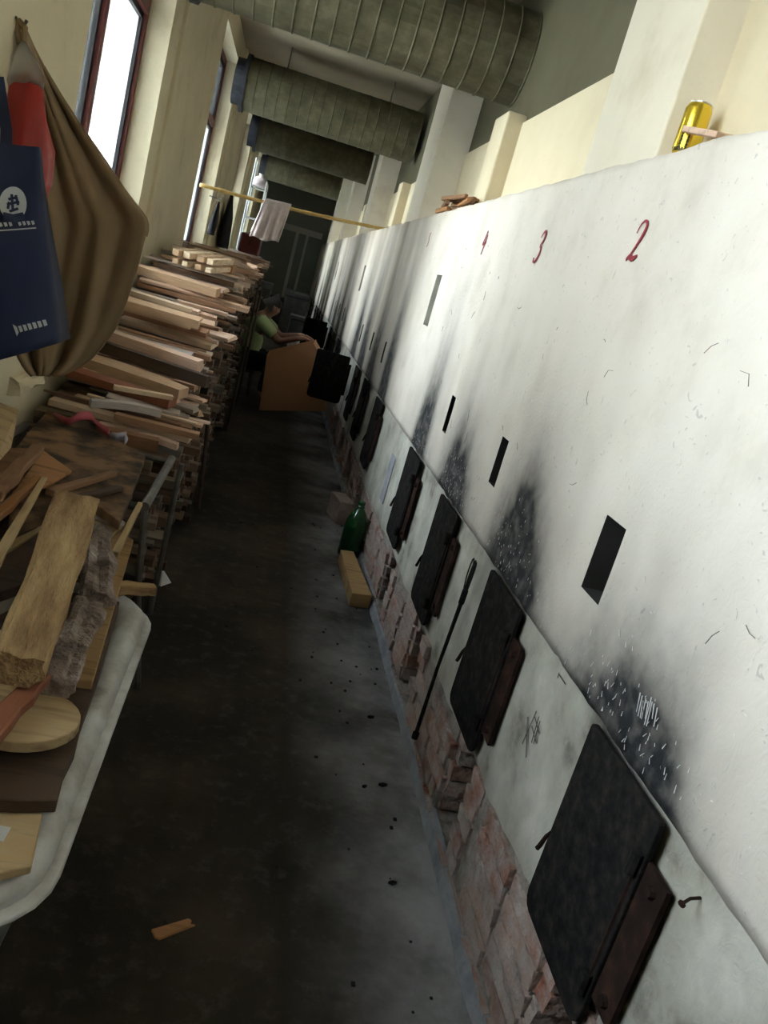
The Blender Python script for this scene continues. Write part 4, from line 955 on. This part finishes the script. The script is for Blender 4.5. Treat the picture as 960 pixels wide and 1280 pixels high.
# ------------------------------------------------------------------ bags and cloth hung by the near window
YC = 2.70
rows = [(40, 26, 33), (60, 28, 42), (90, 30, 58), (120, 30, 76), (160, 26, 102), (200, 22, 130), (240, 18, 157), (272, 16, 182), (284, 16, 185), (300, 14, 181), (340, 12, 171), (380, 12, 158), (410, 14, 146), (435, 18, 128), (452, 26, 112), (464, 34, 92), (470, 40, 78)]
nu = 40; vs = []; fs = []; nr = 60
for j in range(nr):
    py = 40 + (470 - 40) * j / (nr - 1); l = lerp([(r[0], r[1]) for r in rows], py); r_ = lerp([(r[0], r[2]) for r in rows], py)
    for i in range(nu):
        u = i / (nu - 1); dep = YC + 0.12 * u - 0.05 * (j / nr)
        amp = 0.05 * min(1, j / 12)
        fold = amp * (abs(math.sin(u * 9 + 0.6 * math.sin(j * .06))) * 1.3 * (1 - .5 * u) + .45 * math.sin(u * 31 + j * .05) * (1 - .7 * u))
        fold += 0.02 * math.sin(j * 0.16 + u * 5) * u * (j / nr)
        vs.append(at_y(l + (r_ - l) * u, py, dep + fold))
for j in range(nr - 1):
    for i in range(nu - 1): a = j * nu + i; fs.append((a, a + 1, a + nu + 1, a + nu))
c0 = at_y(28, 35, YC)
t = empty('canvas_cloth', tuple(c0)); tag(t, 'brown canvas cloth hanging in folds from a hook beside the near window', 'cloth')
o = link('sheet', mesh('sheet', [v - c0 for v in vs], fs, True), M['browncloth'], t); s = o.modifiers.new('thick', 'SOLIDIFY'); s.thickness = .005
mb = MB(); mb.tube([Vector((XL, c0.y, c0.z + .02)) - c0, Vector((-.02, 0, .02)), Vector((.0, 0, .0)), Vector((.012, -.01, .02))], .005, 6); mb.build('hook', M['steel'], t)
mb = MB(); mb.tube([vs[k * nu + nu - 1] - c0 for k in range(6, 36)], .006, 6); mb.build('hem', M['browncloth'], t)
def sack(nm, rows_, y0, bulge, m, parent, o0, nseg=22, wob=0.0, seed=0):
    vs = []; fs = []
    for j, (py, l, r_) in enumerate(rows_):
        a, b_ = at_y(l, py, y0), at_y(r_, py, y0); c_ = (a + b_) / 2; hw = (b_ - a).length / 2; ax = (b_ - a).normalized(); bl = min(bulge, hw * .9) * (0.35 if j in (0, len(rows_) - 1) else 1)
        for k in range(nseg):
            an = 2 * math.pi * k / nseg; q = 1 + wob * nz(math.cos(an) * 2 + seed, math.sin(an) * 2, j * .7)
            vs.append(c_ + ax * hw * math.cos(an) * q + Vector((0, -1, 0)) * bl * math.sin(an) * q - o0)
    n = len(rows_)
    for j in range(n - 1):
        for k in range(nseg): fs.append((j*nseg+k, j*nseg+(k+1) % nseg, (j+1)*nseg+(k+1) % nseg, (j+1)*nseg+k))
    fs += [tuple(range(nseg)), tuple((n-1)*nseg+k for k in range(nseg))]
    return link(nm, fixn(mesh(nm, vs, fs, True)), m, parent)
o0 = at_y(28, 40, 2.52); t = empty('carrier_bag', tuple(o0)); tag(t, 'bright red carrier bag with cloudy plastic top hanging behind the blue tote', 'bag')
sack('red_body', [(92, 28, 42), (110, 14, 52), (150, 8, 60), (190, 4, 64), (230, 2, 62), (262, 4, 56), (280, 14, 48)], 2.52, .07, M['redbag'], t, o0, wob=.5, seed=3)
sack('cloudy_top', [(48, 26, 30), (60, 22, 36), (80, 16, 48), (100, 11, 54), (112, 10, 55)], 2.52, .078, M['clearbag'], t, o0, wob=.25, seed=8)
mb = MB(); mb.tube([at_y(24, 26, 2.54) - o0, at_y(31, 34, 2.52) - o0, at_y(30, 52, 2.52) - o0], .008, 6); mb.tube([at_y(24, 26, 2.54) - o0, at_y(22, 40, 2.52) - o0, at_y(26, 56, 2.52) - o0], .008, 6); mb.build('knot', M['browncloth'], t)
# navy tote
YT = 2.20; o0 = at_y(0, 310, YT)
t = empty('tote_bag', tuple(o0)); tag(t, 'navy blue tote bag with a pale round emblem hanging on the window wall', 'bag')
def tote_pt(u, v):      # u 0..1 across the front, v 0 top .. 1 bottom
    l = at_y(-78 + 0 * v, 172 + v * 300, YT - 0.03); r_ = at_y(46 + 24 * v, 183 + v * 247, YT + .05)
    p = l.lerp(r_, u); p.y += -0.035 * math.sin(u * math.pi) * (0.4 + .6 * math.sin(v * 2.6)) + 0.012 * math.sin(u * 9 + v * 4) + 0.01 * math.sin(v * 7 + u * 3); return p - o0
nu, nv = 24, 20; vs = [tote_pt(i / (nu-1), j / (nv-1)) for j in range(nv) for i in range(nu)]
fr = len(vs); vs += [v + Vector((0.0, 0.03 + 0.13 * ((k // nu) / nv), 0)) for k, v in enumerate(vs[:fr])]
fs = []
for j in range(nv - 1):
    for i in range(nu - 1): a = j*nu+i; fs.append((a, a+1, a+nu+1, a+nu)); fs.append((fr+a, fr+a+nu, fr+a+nu+1, fr+a+1))
    a = j*nu; fs.append((a, a+nu, fr+a+nu, fr+a)); a = j*nu+nu-1; fs.append((a, fr+a, fr+a+nu, a+nu))
for i in range(nu - 1): a = (nv-1)*nu+i; fs.append((a, a+1, fr+a+1, fr+a))
link('body', fixn(mesh('body', vs, fs, True)), M['bluebag'], t)
for u, q in ((.36, 0), (.70, .012)):
    a = tote_pt(u, .0); mb = MB(); mb.ribbon([a + Vector((0, -.004 + q, -.04)), a + Vector((-.01, -.004 + q, .03)), at_y(-2 - 14 * (1 - q * 80), 96, 2.24) - o0], [.026] * 3, (0.2, -1, 0), .003); mb.build('strap', M['bluebag'], t)
def on_tote(px, py, off=.004):
    best = None
    for j in range(60):
        for i in range(60):
            p = tote_pt(i / 59, j / 59) + o0; c_ = RM.transposed() @ (p - Vector((0, 0, CAMH))); X_ = 480 + FPX * c_.x / -c_.z; Y_ = 640 - FPX * c_.y / -c_.z
            e_ = (X_ - px) ** 2 + (Y_ - py) ** 2
            if best is None or e_ < best[0]: best = (e_, i / 59, j / 59)
    return best[1], best[2]
u0, v0 = on_tote(18, 253)
def tp(u, v, off): return tote_pt(u, v) + Vector((0, -off, 0))
ru, rv = .125, .082
mb = MB(); ns = 28; vs = [tp(u0, v0, .006)]; fs = []
for rr in (.5, 1.0):
    for k in range(ns): an = 2*math.pi*k/ns; vs.append(tp(u0 + ru * rr * math.cos(an), v0 + rv * rr * math.sin(an), .006))
for k in range(ns): fs.append((0, 1+k, 1+(k+1) % ns)); fs.append((1+k, 1+ns+k, 1+ns+(k+1) % ns, 1+(k+1) % ns))
link('emblem', fixn(mesh('emblem', vs, fs)), M['bagprint'], t)
mb = MB()
def tstroke(pts, w, off=.008): mb.ribbon([tp(u0 + a * ru, v0 + b_ * rv, off) for a, b_ in pts], [w] * len(pts), (0, -1, 0), .001)
for s_ in ([(-.35, -.25), (.25, -.35)], [(-.1, -.55), (-.05, .35)], [(-.45, .05), (.45, -.1)], [(-.3, .45), (.35, .3)], [(.2, -.5), (.35, .1)], [(-.3, -.1), (-.4, .3)]): tstroke(s_, .006)
tstroke([(-.75, .72), (0, .88), (.8, .78)], .020); mb.build('emblem_strokes', M['bluebag'], t)
mb = MB(); u1, v1 = on_tote(20, 283)
for k in range(9):
    if k == 4: continue
    uu = u1 - .16 + k * .042; mb.ribbon([tp(uu - .012, v1 - .004, .007), tp(uu + .012, v1 - .006, .007)], [.010, .008], (0, -1, 0), .001)
mb.ribbon([tp(u1 - .18, v1 + .022, .007), tp(u1, v1 + .022, .007), tp(u1 + .2, v1 + .022, .007)], [.003] * 3, (0, -1, 0), .001)
u2, v2 = on_tote(36, 408)
for k in range(7): uu = u2 - .10 + k * .040; mb.ribbon([tp(uu - .013, v2, .007), tp(uu + .013, v2, .007)], [.016 if k else .03, .014], (0, -1, 0), .001)
mb.build('small_lettering', M['bagprint'], t)['kind'] = 'stuff'
mb = MB(); mb.tube([Vector((XL, 2.24, at_y(-14, 90, 2.24).z)) - o0, at_y(-14, 90, 2.24) - o0], .006, 6); mb.build('peg', M['steel'], t)

# ------------------------------------------------------------------ the seated person, carton, stool
def skin_obj(name, chain, m, parent, loc, lv=2, root=0):
    """chain: list of (key, parent_key, position, radius)"""
    keys = [c[0] for c in chain]; idx = {k: i for i, k in enumerate(keys)}
    me = bpy.data.meshes.new(name); me.from_pydata([tuple(Vector(c[2])) for c in chain], [(idx[c[1]], i) for i, c in enumerate(chain) if c[1] is not None], [])
    o = link(name, me, m, parent)
    sk = o.modifiers.new('skin', 'SKIN'); sk.use_smooth_shade = True
    for i, c in enumerate(chain):
        r = c[3] if isinstance(c[3], tuple) else (c[3], c[3]); me.skin_vertices[0].data[i].radius = r; me.skin_vertices[0].data[i].use_root = (i == root)
    ss = o.modifiers.new('sub', 'SUBSURF'); ss.levels = lv; ss.render_levels = lv
    return o
pp = Vector((-0.19, 9.55, 0)); t = empty('person', tuple(pp)); tag(t, 'person in a pale green shirt and black trousers seated low, reaching over a carton', 'person')
def L3(x, y, z): return Vector((x, y, z)) - pp
body = [('pelvis', None, L3(-.19, 9.58, .42), (.115, .095)), ('waist', 'pelvis', L3(-.20, 9.56, .56), (.095, .08)), ('chest', 'waist', L3(-.165, 9.52, .76), (.115, .095)), ('collar', 'chest', L3(-.12, 9.50, .88), .085), ('neck', 'collar', L3(-.075, 9.48, .945), .052), ('jaw', 'neck', L3(-.025, 9.465, .985), .066), ('skull', 'jaw', L3(-.005, 9.46, 1.06), .083), ('crown', 'skull', L3(-.012, 9.46, 1.115), .055), ('nose', 'jaw', L3(.062, 9.45, 1.015), .018)]
for s, nm in ((-1, 'n'), (1, 'f')):
    ys_ = 9.50 + s * .17
    hand = L3(.36, 9.09 if s < 0 else 9.17, .825 if s < 0 else .845)
    el = L3(.13, 9.30 if s < 0 else 9.52, .70 if s < 0 else .74)
    body += [('sh' + nm, 'collar', L3(-.11, ys_, .865), .058), ('el' + nm, 'sh' + nm, el, .042), ('fo' + nm, 'el' + nm, el.lerp(hand, .5), .036), ('wr' + nm, 'fo' + nm, hand, .026), ('pa' + nm, 'wr' + nm, hand + Vector((.045, -.01, -.004)), (.032, .016))]
    for q in range(4):
        b0 = hand + Vector((.085, -.034 + .021 * q, -.006)); lnf = [.034, .042, .039, .030][q]
        body += [('f%d%s' % (q, nm), 'pa' + nm, b0, .0095), ('g%d%s' % (q, nm), 'f%d%s' % (q, nm), b0 + Vector((lnf * .8, 0, -.010)), .0085), ('h%d%s' % (q, nm), 'g%d%s' % (q, nm), b0 + Vector((lnf * 1.0, 0, -.034)), .0075)]
    body += [('t0' + nm, 'wr' + nm, hand + Vector((.030, .036 if s < 0 else -.036, -.012)), .011), ('t1' + nm, 't0' + nm, hand + Vector((.062, .046 if s < 0 else -.046, -.028)), .009)]
    kn = L3(.15, 9.46 + s * .14 + (.06 if s > 0 else -.02), .47); an = L3(.06, 9.42 + s * .14, .09)
    body += [('hip' + nm, 'pelvis', L3(-.14, 9.57 + s * .09, .41), .088), ('kn' + nm, 'hip' + nm, kn, .064), ('ca' + nm, 'kn' + nm, kn.lerp(an, .4) + Vector((-.02, 0, 0)), .056), ('an' + nm, 'ca' + nm, an, .038), ('to' + nm, 'an' + nm, an + Vector((.17, -.01, -.055)), (.032, .028))]
skin_obj('body', body, M['skin'], t, pp, 2)
sh = [('pelvis', None, L3(-.195, 9.58, .45), (.175, .150)), ('waist', 'pelvis', L3(-.205, 9.56, .58), (.165, .14)), ('chest', 'waist', L3(-.17, 9.52, .76), (.17, .14)), ('collar', 'chest', L3(-.125, 9.50, .885), .095)]
for s, nm in ((-1, 'n'), (1, 'f')):
    ys_ = 9.50 + s * .17; el = L3(.13, 9.30 if s < 0 else 9.52, .70 if s < 0 else .74); a_ = L3(-.11, ys_, .865)
    sh += [('s' + nm, 'collar', a_, .082), ('e' + nm, 's' + nm, a_.lerp(el, .55), .074), ('c' + nm, 'e' + nm, a_.lerp(el, .72), .072)]
skin_obj('shirt', sh, M['shirt'], t, pp, 2)
tr = [('pelvis', None, L3(-.19, 9.58, .41), (.155, .125))]
for s, nm in ((-1, 'n'), (1, 'f')):
    kn = L3(.15, 9.46 + s * .14 + (.06 if s > 0 else -.02), .47); an = L3(.06, 9.42 + s * .14, .10)
    tr += [('h' + nm, 'pelvis', L3(-.12, 9.56 + s * .09, .42), .105), ('k' + nm, 'h' + nm, kn, .080), ('c' + nm, 'k' + nm, kn.lerp(an, .5) + Vector((-.015, 0, 0)), .072), ('a' + nm, 'c' + nm, an, .062)]
skin_obj('trousers', tr, M['trousers'], t, pp, 2)
skin_obj('hair', [('a', None, L3(-.03, 9.46, 1.085), .080), ('b', 'a', L3(-.075, 9.465, 1.04), .062), ('c', 'a', L3(.03, 9.458, 1.115), .055)], M['hair'], t, pp, 2)
for s in (-1, 1):
    mb = MB(); c_ = L3(.058, 9.455 + s * .028, 1.045); mb.tube([c_, c_ + Vector((.012, 0, 0))], [.008, .004], 8); mb.build('eye', M['canblack'], t)
    mb = MB(); c_ = L3(-.01, 9.46 + s * .082, 1.03); mb.tube([c_ + Vector((0, 0, -.025)), c_ + Vector((0, s * .012, 0)), c_ + Vector((0, s * .006, .025))], [.008, .014, .010], 8); mb.build('ear', M['skin'], t)
mb = MB(); c_ = L3(.050, 9.452, .985); mb.tube([c_ + Vector((0, -.02, 0)), c_ + Vector((.008, 0, 0)), c_ + Vector((0, .02, 0))], .005, 6); mb.build('mouth', M['suitcase'], t)
t = empty('low_stool', (-0.20, 9.60, 0)); tag(t, 'low wooden stool under the seated person', 'stool')
mb = MB(); mb.box((-.14, -.13, .26), (.14, .13, .295)); bevel(mb.build('seat', M['darkwood'], t), .006)
for sx in (-1, 1):
    for sy in (-1, 1): mb = MB(); mb.tube([(sx*.12, sy*.11, 0), (sx*.10, sy*.09, .26)], .016, 8); mb.build('leg', M['darkwood'], t)
# tipped carton
A_, B_ = Vector((0.085, 8.74, 0.005)), Vector((0.765, 8.78, 0.165)); ub = (B_ - A_); hv = Vector((-0.20, 0.06, 0.66)); dv = Vector((0.02, 0.24, 0.03))
CL, CR = Vector((0.03, 8.78, 0.585)), Vector((0.475, 8.80, 0.815))
t = empty('cardboard_carton', tuple(A_)); tag(t, 'brown cardboard carton tipped on its edge in front of the seated person', 'carton')
def panel(nm, p0, e1, e2, th=.006):
    n = e1.cross(e2).normalized() * th; p0 = p0 - A_
    vs = [p0, p0 + e1, p0 + e1 + e2, p0 + e2]; vs += [v + n for v in vs]
    link(nm, fixn(mesh(nm, vs, [(0,1,2,3),(4,7,6,5),(0,4,5,1),(1,5,6,2),(2,6,7,3),(3,7,4,0)])), M['card'], t)
hr = hv + Vector((-.06, 0, .0))
def quad(nm, a, b_, c, d2, th=.006):
    P = [Vector(p) - A_ for p in (a, b_, c, d2)]; n = (P[1] - P[0]).cross(P[3] - P[0]).normalized() * th
    vs = P + [v + n for v in P]
    link(nm, fixn(mesh(nm, vs, [(0,1,2,3),(4,7,6,5),(0,4,5,1),(1,5,6,2),(2,6,7,3),(3,7,4,0)])), M['card'], t)
quad('front_panel', A_, B_, CR, CL); quad('back_panel', A_ + dv, B_ + dv, CR + dv, CL + dv); quad('side_panel', A_, A_ + dv, CL + dv, CL); quad('side_panel', B_, B_ + dv, CR + dv, CR)
quad('flap', CR, CR + dv, CR + dv + Vector((.10, 0, -.10)), CR + Vector((.10, 0, -.10)))
quad('flap', A_ + dv + Vector((.02, 0, .01)), B_ + dv, B_ + Vector((0, .10, 0)), A_ + Vector((.02, .10, .01)))

# ------------------------------------------------------------------ bottle, plank, brick and litter on the floor
bl = Vector((0.765, 4.72, 0)); t = empty('green_bottle', tuple(bl)); tag(t, 'big green plastic bottle standing on the floor against the brick base', 'bottle')
prof = [(.052, 0), (.066, .008), (.068, .03), (.066, .055), (.068, .07), (.068, .19), (.064, .225), (.048, .268), (.030, .298), (.021, .312), (.019, .335)]
link('body', fixn(mesh('body', *lathe(prof, 24), True)), M['bottle'], t)
mb = MB(); mb.tube([(0, 0, .333), (0, 0, .352)], .022, 16); mb.build('cap', M['bottle'], t)
mb = MB(); mb.tube([(0, 0, .318), (0, 0, .323)], .025, 16); mb.build('neck_ring', M['bottle'], t)
o = prism('timber_block', [Vector((.715, 3.93, .075)), Vector((.825, 3.955, .075)), Vector((.775, 4.60, .075)), Vector((.695, 4.58, .075))], .075, M['heaptan']); tag(o, 'squared timber block lying on the floor in front of the green bottle', 'timber')
mb = MB(); mb.box((-.055, -.12, 0), (.055, .12, .16)); o = bevel(mb.build('loose_brick', M['brick']), .008); o.location = (.745, 5.45, 0); o.rotation_euler = (0, 0, .2); tag(o, 'loose red brick standing on the floor behind the green bottle', 'brick')
o = prism('wood_chip', [at_z(*p, .008) for p in [(189, 1161), (236, 1147), (240, 1150), (238, 1154), (245, 1155), (200, 1173), (194, 1171)]], .008, M['orangewood']); tag(o, 'splintered flat chip of yellow wood lying alone on the floor', 'wood chip')
for i, (poly, lab) in enumerate([([(192, 716), (205, 714), (214, 729), (200, 737), (193, 732)], 'crumpled grey paper on the floor beside the trestle leg')]):
    pts = [at_z(px, py, .004) for px, py in poly]; c_ = center(pts); c_.z = 0; vs = [p - c_ + Vector((0, 0, .02 * random.random())) for p in pts] + [Vector((0, 0, .045))]; k = len(pts)
    o = link('paper_scrap', fixn(mesh('paper_scrap', vs, [(i_, (i_+1) % k, k) for i_ in range(k)])), M['paper'], None, c_); s = o.modifiers.new('thick', 'SOLIDIFY'); s.thickness = .002; tag(o, lab, 'paper')
rl = random.Random(3); mb = MB()
for i in range(80):
    x = rl.uniform(.05, .80) if i % 3 else rl.uniform(.5, .82); y = rl.uniform(1.3, 5.5); r = rl.uniform(.002, .007)
    mb.box((x - r, y - r * rl.uniform(.5, 1.4), 0), (x + r * rl.uniform(.5, 1.2), y + r, r * .7))
o = mb.build('floor_crumbs', M['coal']); tag(o, 'scattered charcoal crumbs and grit on the floor by the stoves', 'crumbs', kind='stuff')
for (px, py, ln, lab) in [(478, 983, .035, 'black charcoal piece on the floor opposite the wire poker'), (455, 985, .02, 'small charcoal bit on the floor opposite the wire poker'), (463, 898, .03, 'flat charcoal flake on the pale floor patch'), (490, 1106, .03, 'charcoal lump on the dark floor stain near the brick base')]:
    a_ = at_z(px, py, 0); o = prism('charcoal_piece', [a_ + Vector((-ln*.5, 0, .012)), a_ + Vector((0, -ln*.2, .012)), a_ + Vector((ln*.5, .004, .012)), a_ + Vector((.0, ln*.25, .012))], .012, M['coal']); tag(o, lab, 'charcoal')

# ------------------------------------------------------------------ pole, towel, clothes and far things
pa, pb = Vector((XL + .005, 8.10, 1.985)), Vector((XR(8.75) + .10, 8.86, 2.125))
t = empty('bamboo_pole', tuple(pa)); tag(t, 'thin yellow bamboo pole spanning the corridor with a towel on it', 'pole')
mb = MB(); n = 9; pts = []; rd = []
for i in range(n * 3 + 1):
    s = i / (n * 3); pts.append((pb - pa) * s + Vector((0, 0, -.02 * math.sin(s * math.pi)))); rd.append(.019 if i % 3 == 0 else .016)
mb.tube(pts, rd, 10); mb.build('culm', M['bamboo'], t, True)
c0 = pa.lerp(pb, .385); t = empty('towel', tuple(c0)); tag(t, 'pinkish white towel draped over the bamboo pole', 'towel')
d_ = (pb - pa).normalized()
for side, ln in ((-1, .375), (1, .33)):
    vs = []; fs = []; nu, nv = 22, 16
    for j in range(nv):
        v = j / (nv - 1)
        for i in range(nu):
            u = i / (nu - 1) - .5; p = d_ * u * (.27 + .03 * v) + Vector((-.05 * v, side * (.024 + .035 * v) + .018 * v * math.sin(u * 22 + side), .021 - ln * v - .012 * math.cos(u * 9) * v)); vs.append(p)
    for j in range(nv - 1):
        for i in range(nu - 1): a = j*nu+i; fs.append((a, a+1, a+nu+1, a+nu))
    o = link('hanging_half', mesh('hanging_half', vs, fs, True), M['towel'], t); s = o.modifiers.new('thick', 'SOLIDIFY'); s.thickness = .006
def hung(name, top, rows_, m, label, cat, depth=.05, seed=0):
    """cloth gathered at the top: rows of (drop, half width, centre shift)"""
    t = empty(name, tuple(top)); tag(t, label, cat); vs = []; fs = []; nu = 24
    for j, (dz, hw, sh_) in enumerate(rows_):
        for k in range(nu):
            an = 2 * math.pi * k / nu; q = 1 + .22 * math.sin(an * 5 + j * .4 + seed); vs.append((depth * math.sin(an) * q * min(1, .3 + dz * 3) + .0, hw * math.cos(an) + sh_, -dz))
    for j in range(len(rows_) - 1):
        for k in range(nu): fs.append((j*nu+k, j*nu+(k+1) % nu, (j+1)*nu+(k+1) % nu, (j+1)*nu+k))
    fs += [tuple(range(nu)), tuple((len(rows_)-1)*nu + k for k in range(nu))]
    link('drape', fixn(mesh('drape', vs, fs, True)), m, t)
    mb = MB(); mb.tube([(XL - top[0] + .0, 0, .03), (0, 0, .02), (.02, 0, .035)], .006, 6); mb.build('hook', M['steel'], t)
hung('black_coat', (-.80, 10.7, 2.10), [(0, .03, 0), (.08, .10, .02), (.25, .25, .10), (.45, .42, .25), (.58, .5, .33), (.62, .52, .35)], M['blackcloth'], 'long black cloth hanging on the window wall beyond the towel', 'coat')
hung('dark_gloves', (-.80, 9.15, 1.93), [(0, .02, 0), (.05, .10, .02), (.14, .16, .0), (.24, .12, -.05), (.30, .05, -.10), (.34, .02, -.12)], M['blackcloth'], 'pair of dark gloves hanging on the window wall beside the black cloth', 'gloves', .035, 2)
# white pipe rack
o0 = Vector((-.74, 13.0, 0)); t = empty('pipe_rack', tuple(o0)); tag(t, 'tall white pipe rack standing behind the towel with a plastic bag on top', 'rack')
for (x, y_, h) in ((0, 0, 2.80), (.22, 0, 2.52), (0, .5, 2.80), (.22, .5, 2.52)):
    mb = MB(); mb.tube([(x, y_, 0), (x, y_, h)], .013, 8); mb.build('upright', M['whitepipe'], t)
for z in (1.5, 1.98, 2.42):
    for y_ in (0, .5): mb = MB(); mb.tube([(0, y_, z), (.22, y_, z)], .010, 8); mb.build('rung', M['whitepipe'], t)
    for x in (0, .22): mb = MB(); mb.tube([(x, 0, z), (x, .5, z)], .010, 8); mb.build('rail', M['whitepipe'], t)
o0 = Vector((-.63, 13.2, 2.435)); vs, fs = lathe([(.05, 0), (.10, .02), (.11, .06), (.08, .11), (.03, .15), (.04, .18)], 16); vs = [Vector(v) * (1 + .25 * nz(v[0] * 20, v[1] * 20, v[2] * 20)) for v in vs]
o = link('plastic_bag', fixn(mesh('plastic_bag', vs, fs, True)), M['towel'], None, o0); tag(o, 'crumpled white plastic bag on the top of the pipe rack', 'bag')
# dark red case on the stack
HC = hf_max(-.7, -.35, 11.6, 12.4); t = empty('suitcase', (-.52, 12.0, HC + .002)); tag(t, 'dark red case lying on the timber stack beyond the black cloth', 'case')
mb = MB(); mb.box((-.14, -.22, 0), (.14, .22, .26)); bevel(mb.build('shell', M['suitcase'], t), .03, 3)
mb = MB(); mb.tube([(.0, -.22, .12), (0, -.25, .12), (0, -.25, .18), (0, -.22, .18)], .008, 6); mb.build('handle', M['blackcloth'], t)
# dark clutter at the far end, by the stove wall
for i, (x, y_, w, d2, h, lab) in enumerate([(.52, 17.0, .36, .5, .55, 'dark crate low by the stove wall near the corridor end'), (.40, 18.4, .5, .5, .95, 'stack of dark boxes against the end of the corridor'), (.05, 19.4, .4, .4, .7, 'dark bin standing before the end door'), (-.35, 17.5, .4, .5, 1.0, 'dark cabinet by the window wall at the corridor end')]):
    t = empty('storage_bin', (x, y_, 0)); tag(t, lab, 'bin', 'dark clutter at the corridor end')
    mb = MB(); mb.box((-w/2, -d2/2, 0), (w/2, d2/2, h * .86)); bevel(mb.build('body', M['clutter'], t), .02)
    mb = MB(); mb.box((-w/2 - .01, -d2/2 - .01, h * .865), (w/2 + .01, d2/2 + .01, h)); bevel(mb.build('lid', M['clutter'], t), .015)
for i, (x, y_, lab) in enumerate([(.55, 15.2, 'pale jug standing on the far floor by the stove wall'), (.47, 15.6, 'second pale jug beside the far dark crate')]):
    t = empty('pale_jug', (x, y_, 0)); tag(t, lab, 'jug'); link('body', fixn(mesh('body', *lathe([(.07, 0), (.09, .02), (.09, .2), (.05, .27), (.025, .29), (.025, .32)], 14), True)), M['whitepipe'], t)
    mb = MB(); mb.tube([(.05, 0, .26), (.09, 0, .25), (.10, 0, .18), (.088, 0, .14)], .010, 6); mb.build('handle', M['whitepipe'], t)

# ------------------------------------------------------------------ outside the windows
t = empty('building_outside', (-26, 20, -.14)); tag(t, 'pale building across the yard seen through the windows', 'building')
mb = MB(); mb.box((-4, -40, 0), (0, 45, 9)); mb.build('facade', M['building'], t)
mb = MB(); mb.box((-4.2, -40.3, 9), (.4, 45.3, 9.3)); mb.build('roof', M['concrete_out'], t)
t = empty('yard_tree', (-5.2, 19.5, -.14)); tag(t, 'leafy green tree in the yard beyond the near window', 'tree')
mb = MB(); mb.tube([(0, 0, 0), (.1, .1, 1.6), (-.05, .2, 3.2), (.2, .1, 5)], [.2, .15, .11, .05], 10); mb.build('trunk', M['bark'], t)
rt = random.Random(9); vs = []; fs = []
for i in range(2600):
    a = rt.uniform(0, 6.28); b_ = rt.gauss(0, 1); r = rt.random() ** .4 * 2.6; el = math.asin(rt.uniform(-1, 1))
    p = Vector((r * math.cos(a) * math.cos(el), r * math.sin(a) * math.cos(el), 4.6 + r * .95 * math.sin(el))); q = Vector((rt.gauss(0, 1), rt.gauss(0, 1), rt.gauss(0, 1))).normalized(); w = q.orthogonal().normalized(); l = rt.uniform(.07, .14); n = len(vs)
    vs += [p - q * l, p + w * l * .45, p + q * l, p - w * l * .45]; fs.append((n, n+1, n+2, n+3))
o = link('leaves', mesh('leaves', vs, fs), M['leaf'], t); o['kind'] = 'stuff'
t = empty('cargo_tricycle_box', (-3.2, 12.6, -.14)); tag(t, 'blue metal box standing in the yard outside the near window', 'box')
mb = MB(); mb.box((-.7, -.8, .1), (.7, .8, 2.2)); bevel(mb.build('shell', flat('blue_box_paint', (.03, .09, .28), .5), t), .04)
mb = MB(); mb.box((-.75, -.85, 2.2), (.75, .85, 2.26)); mb.build('lid', M['blackframe'], t)
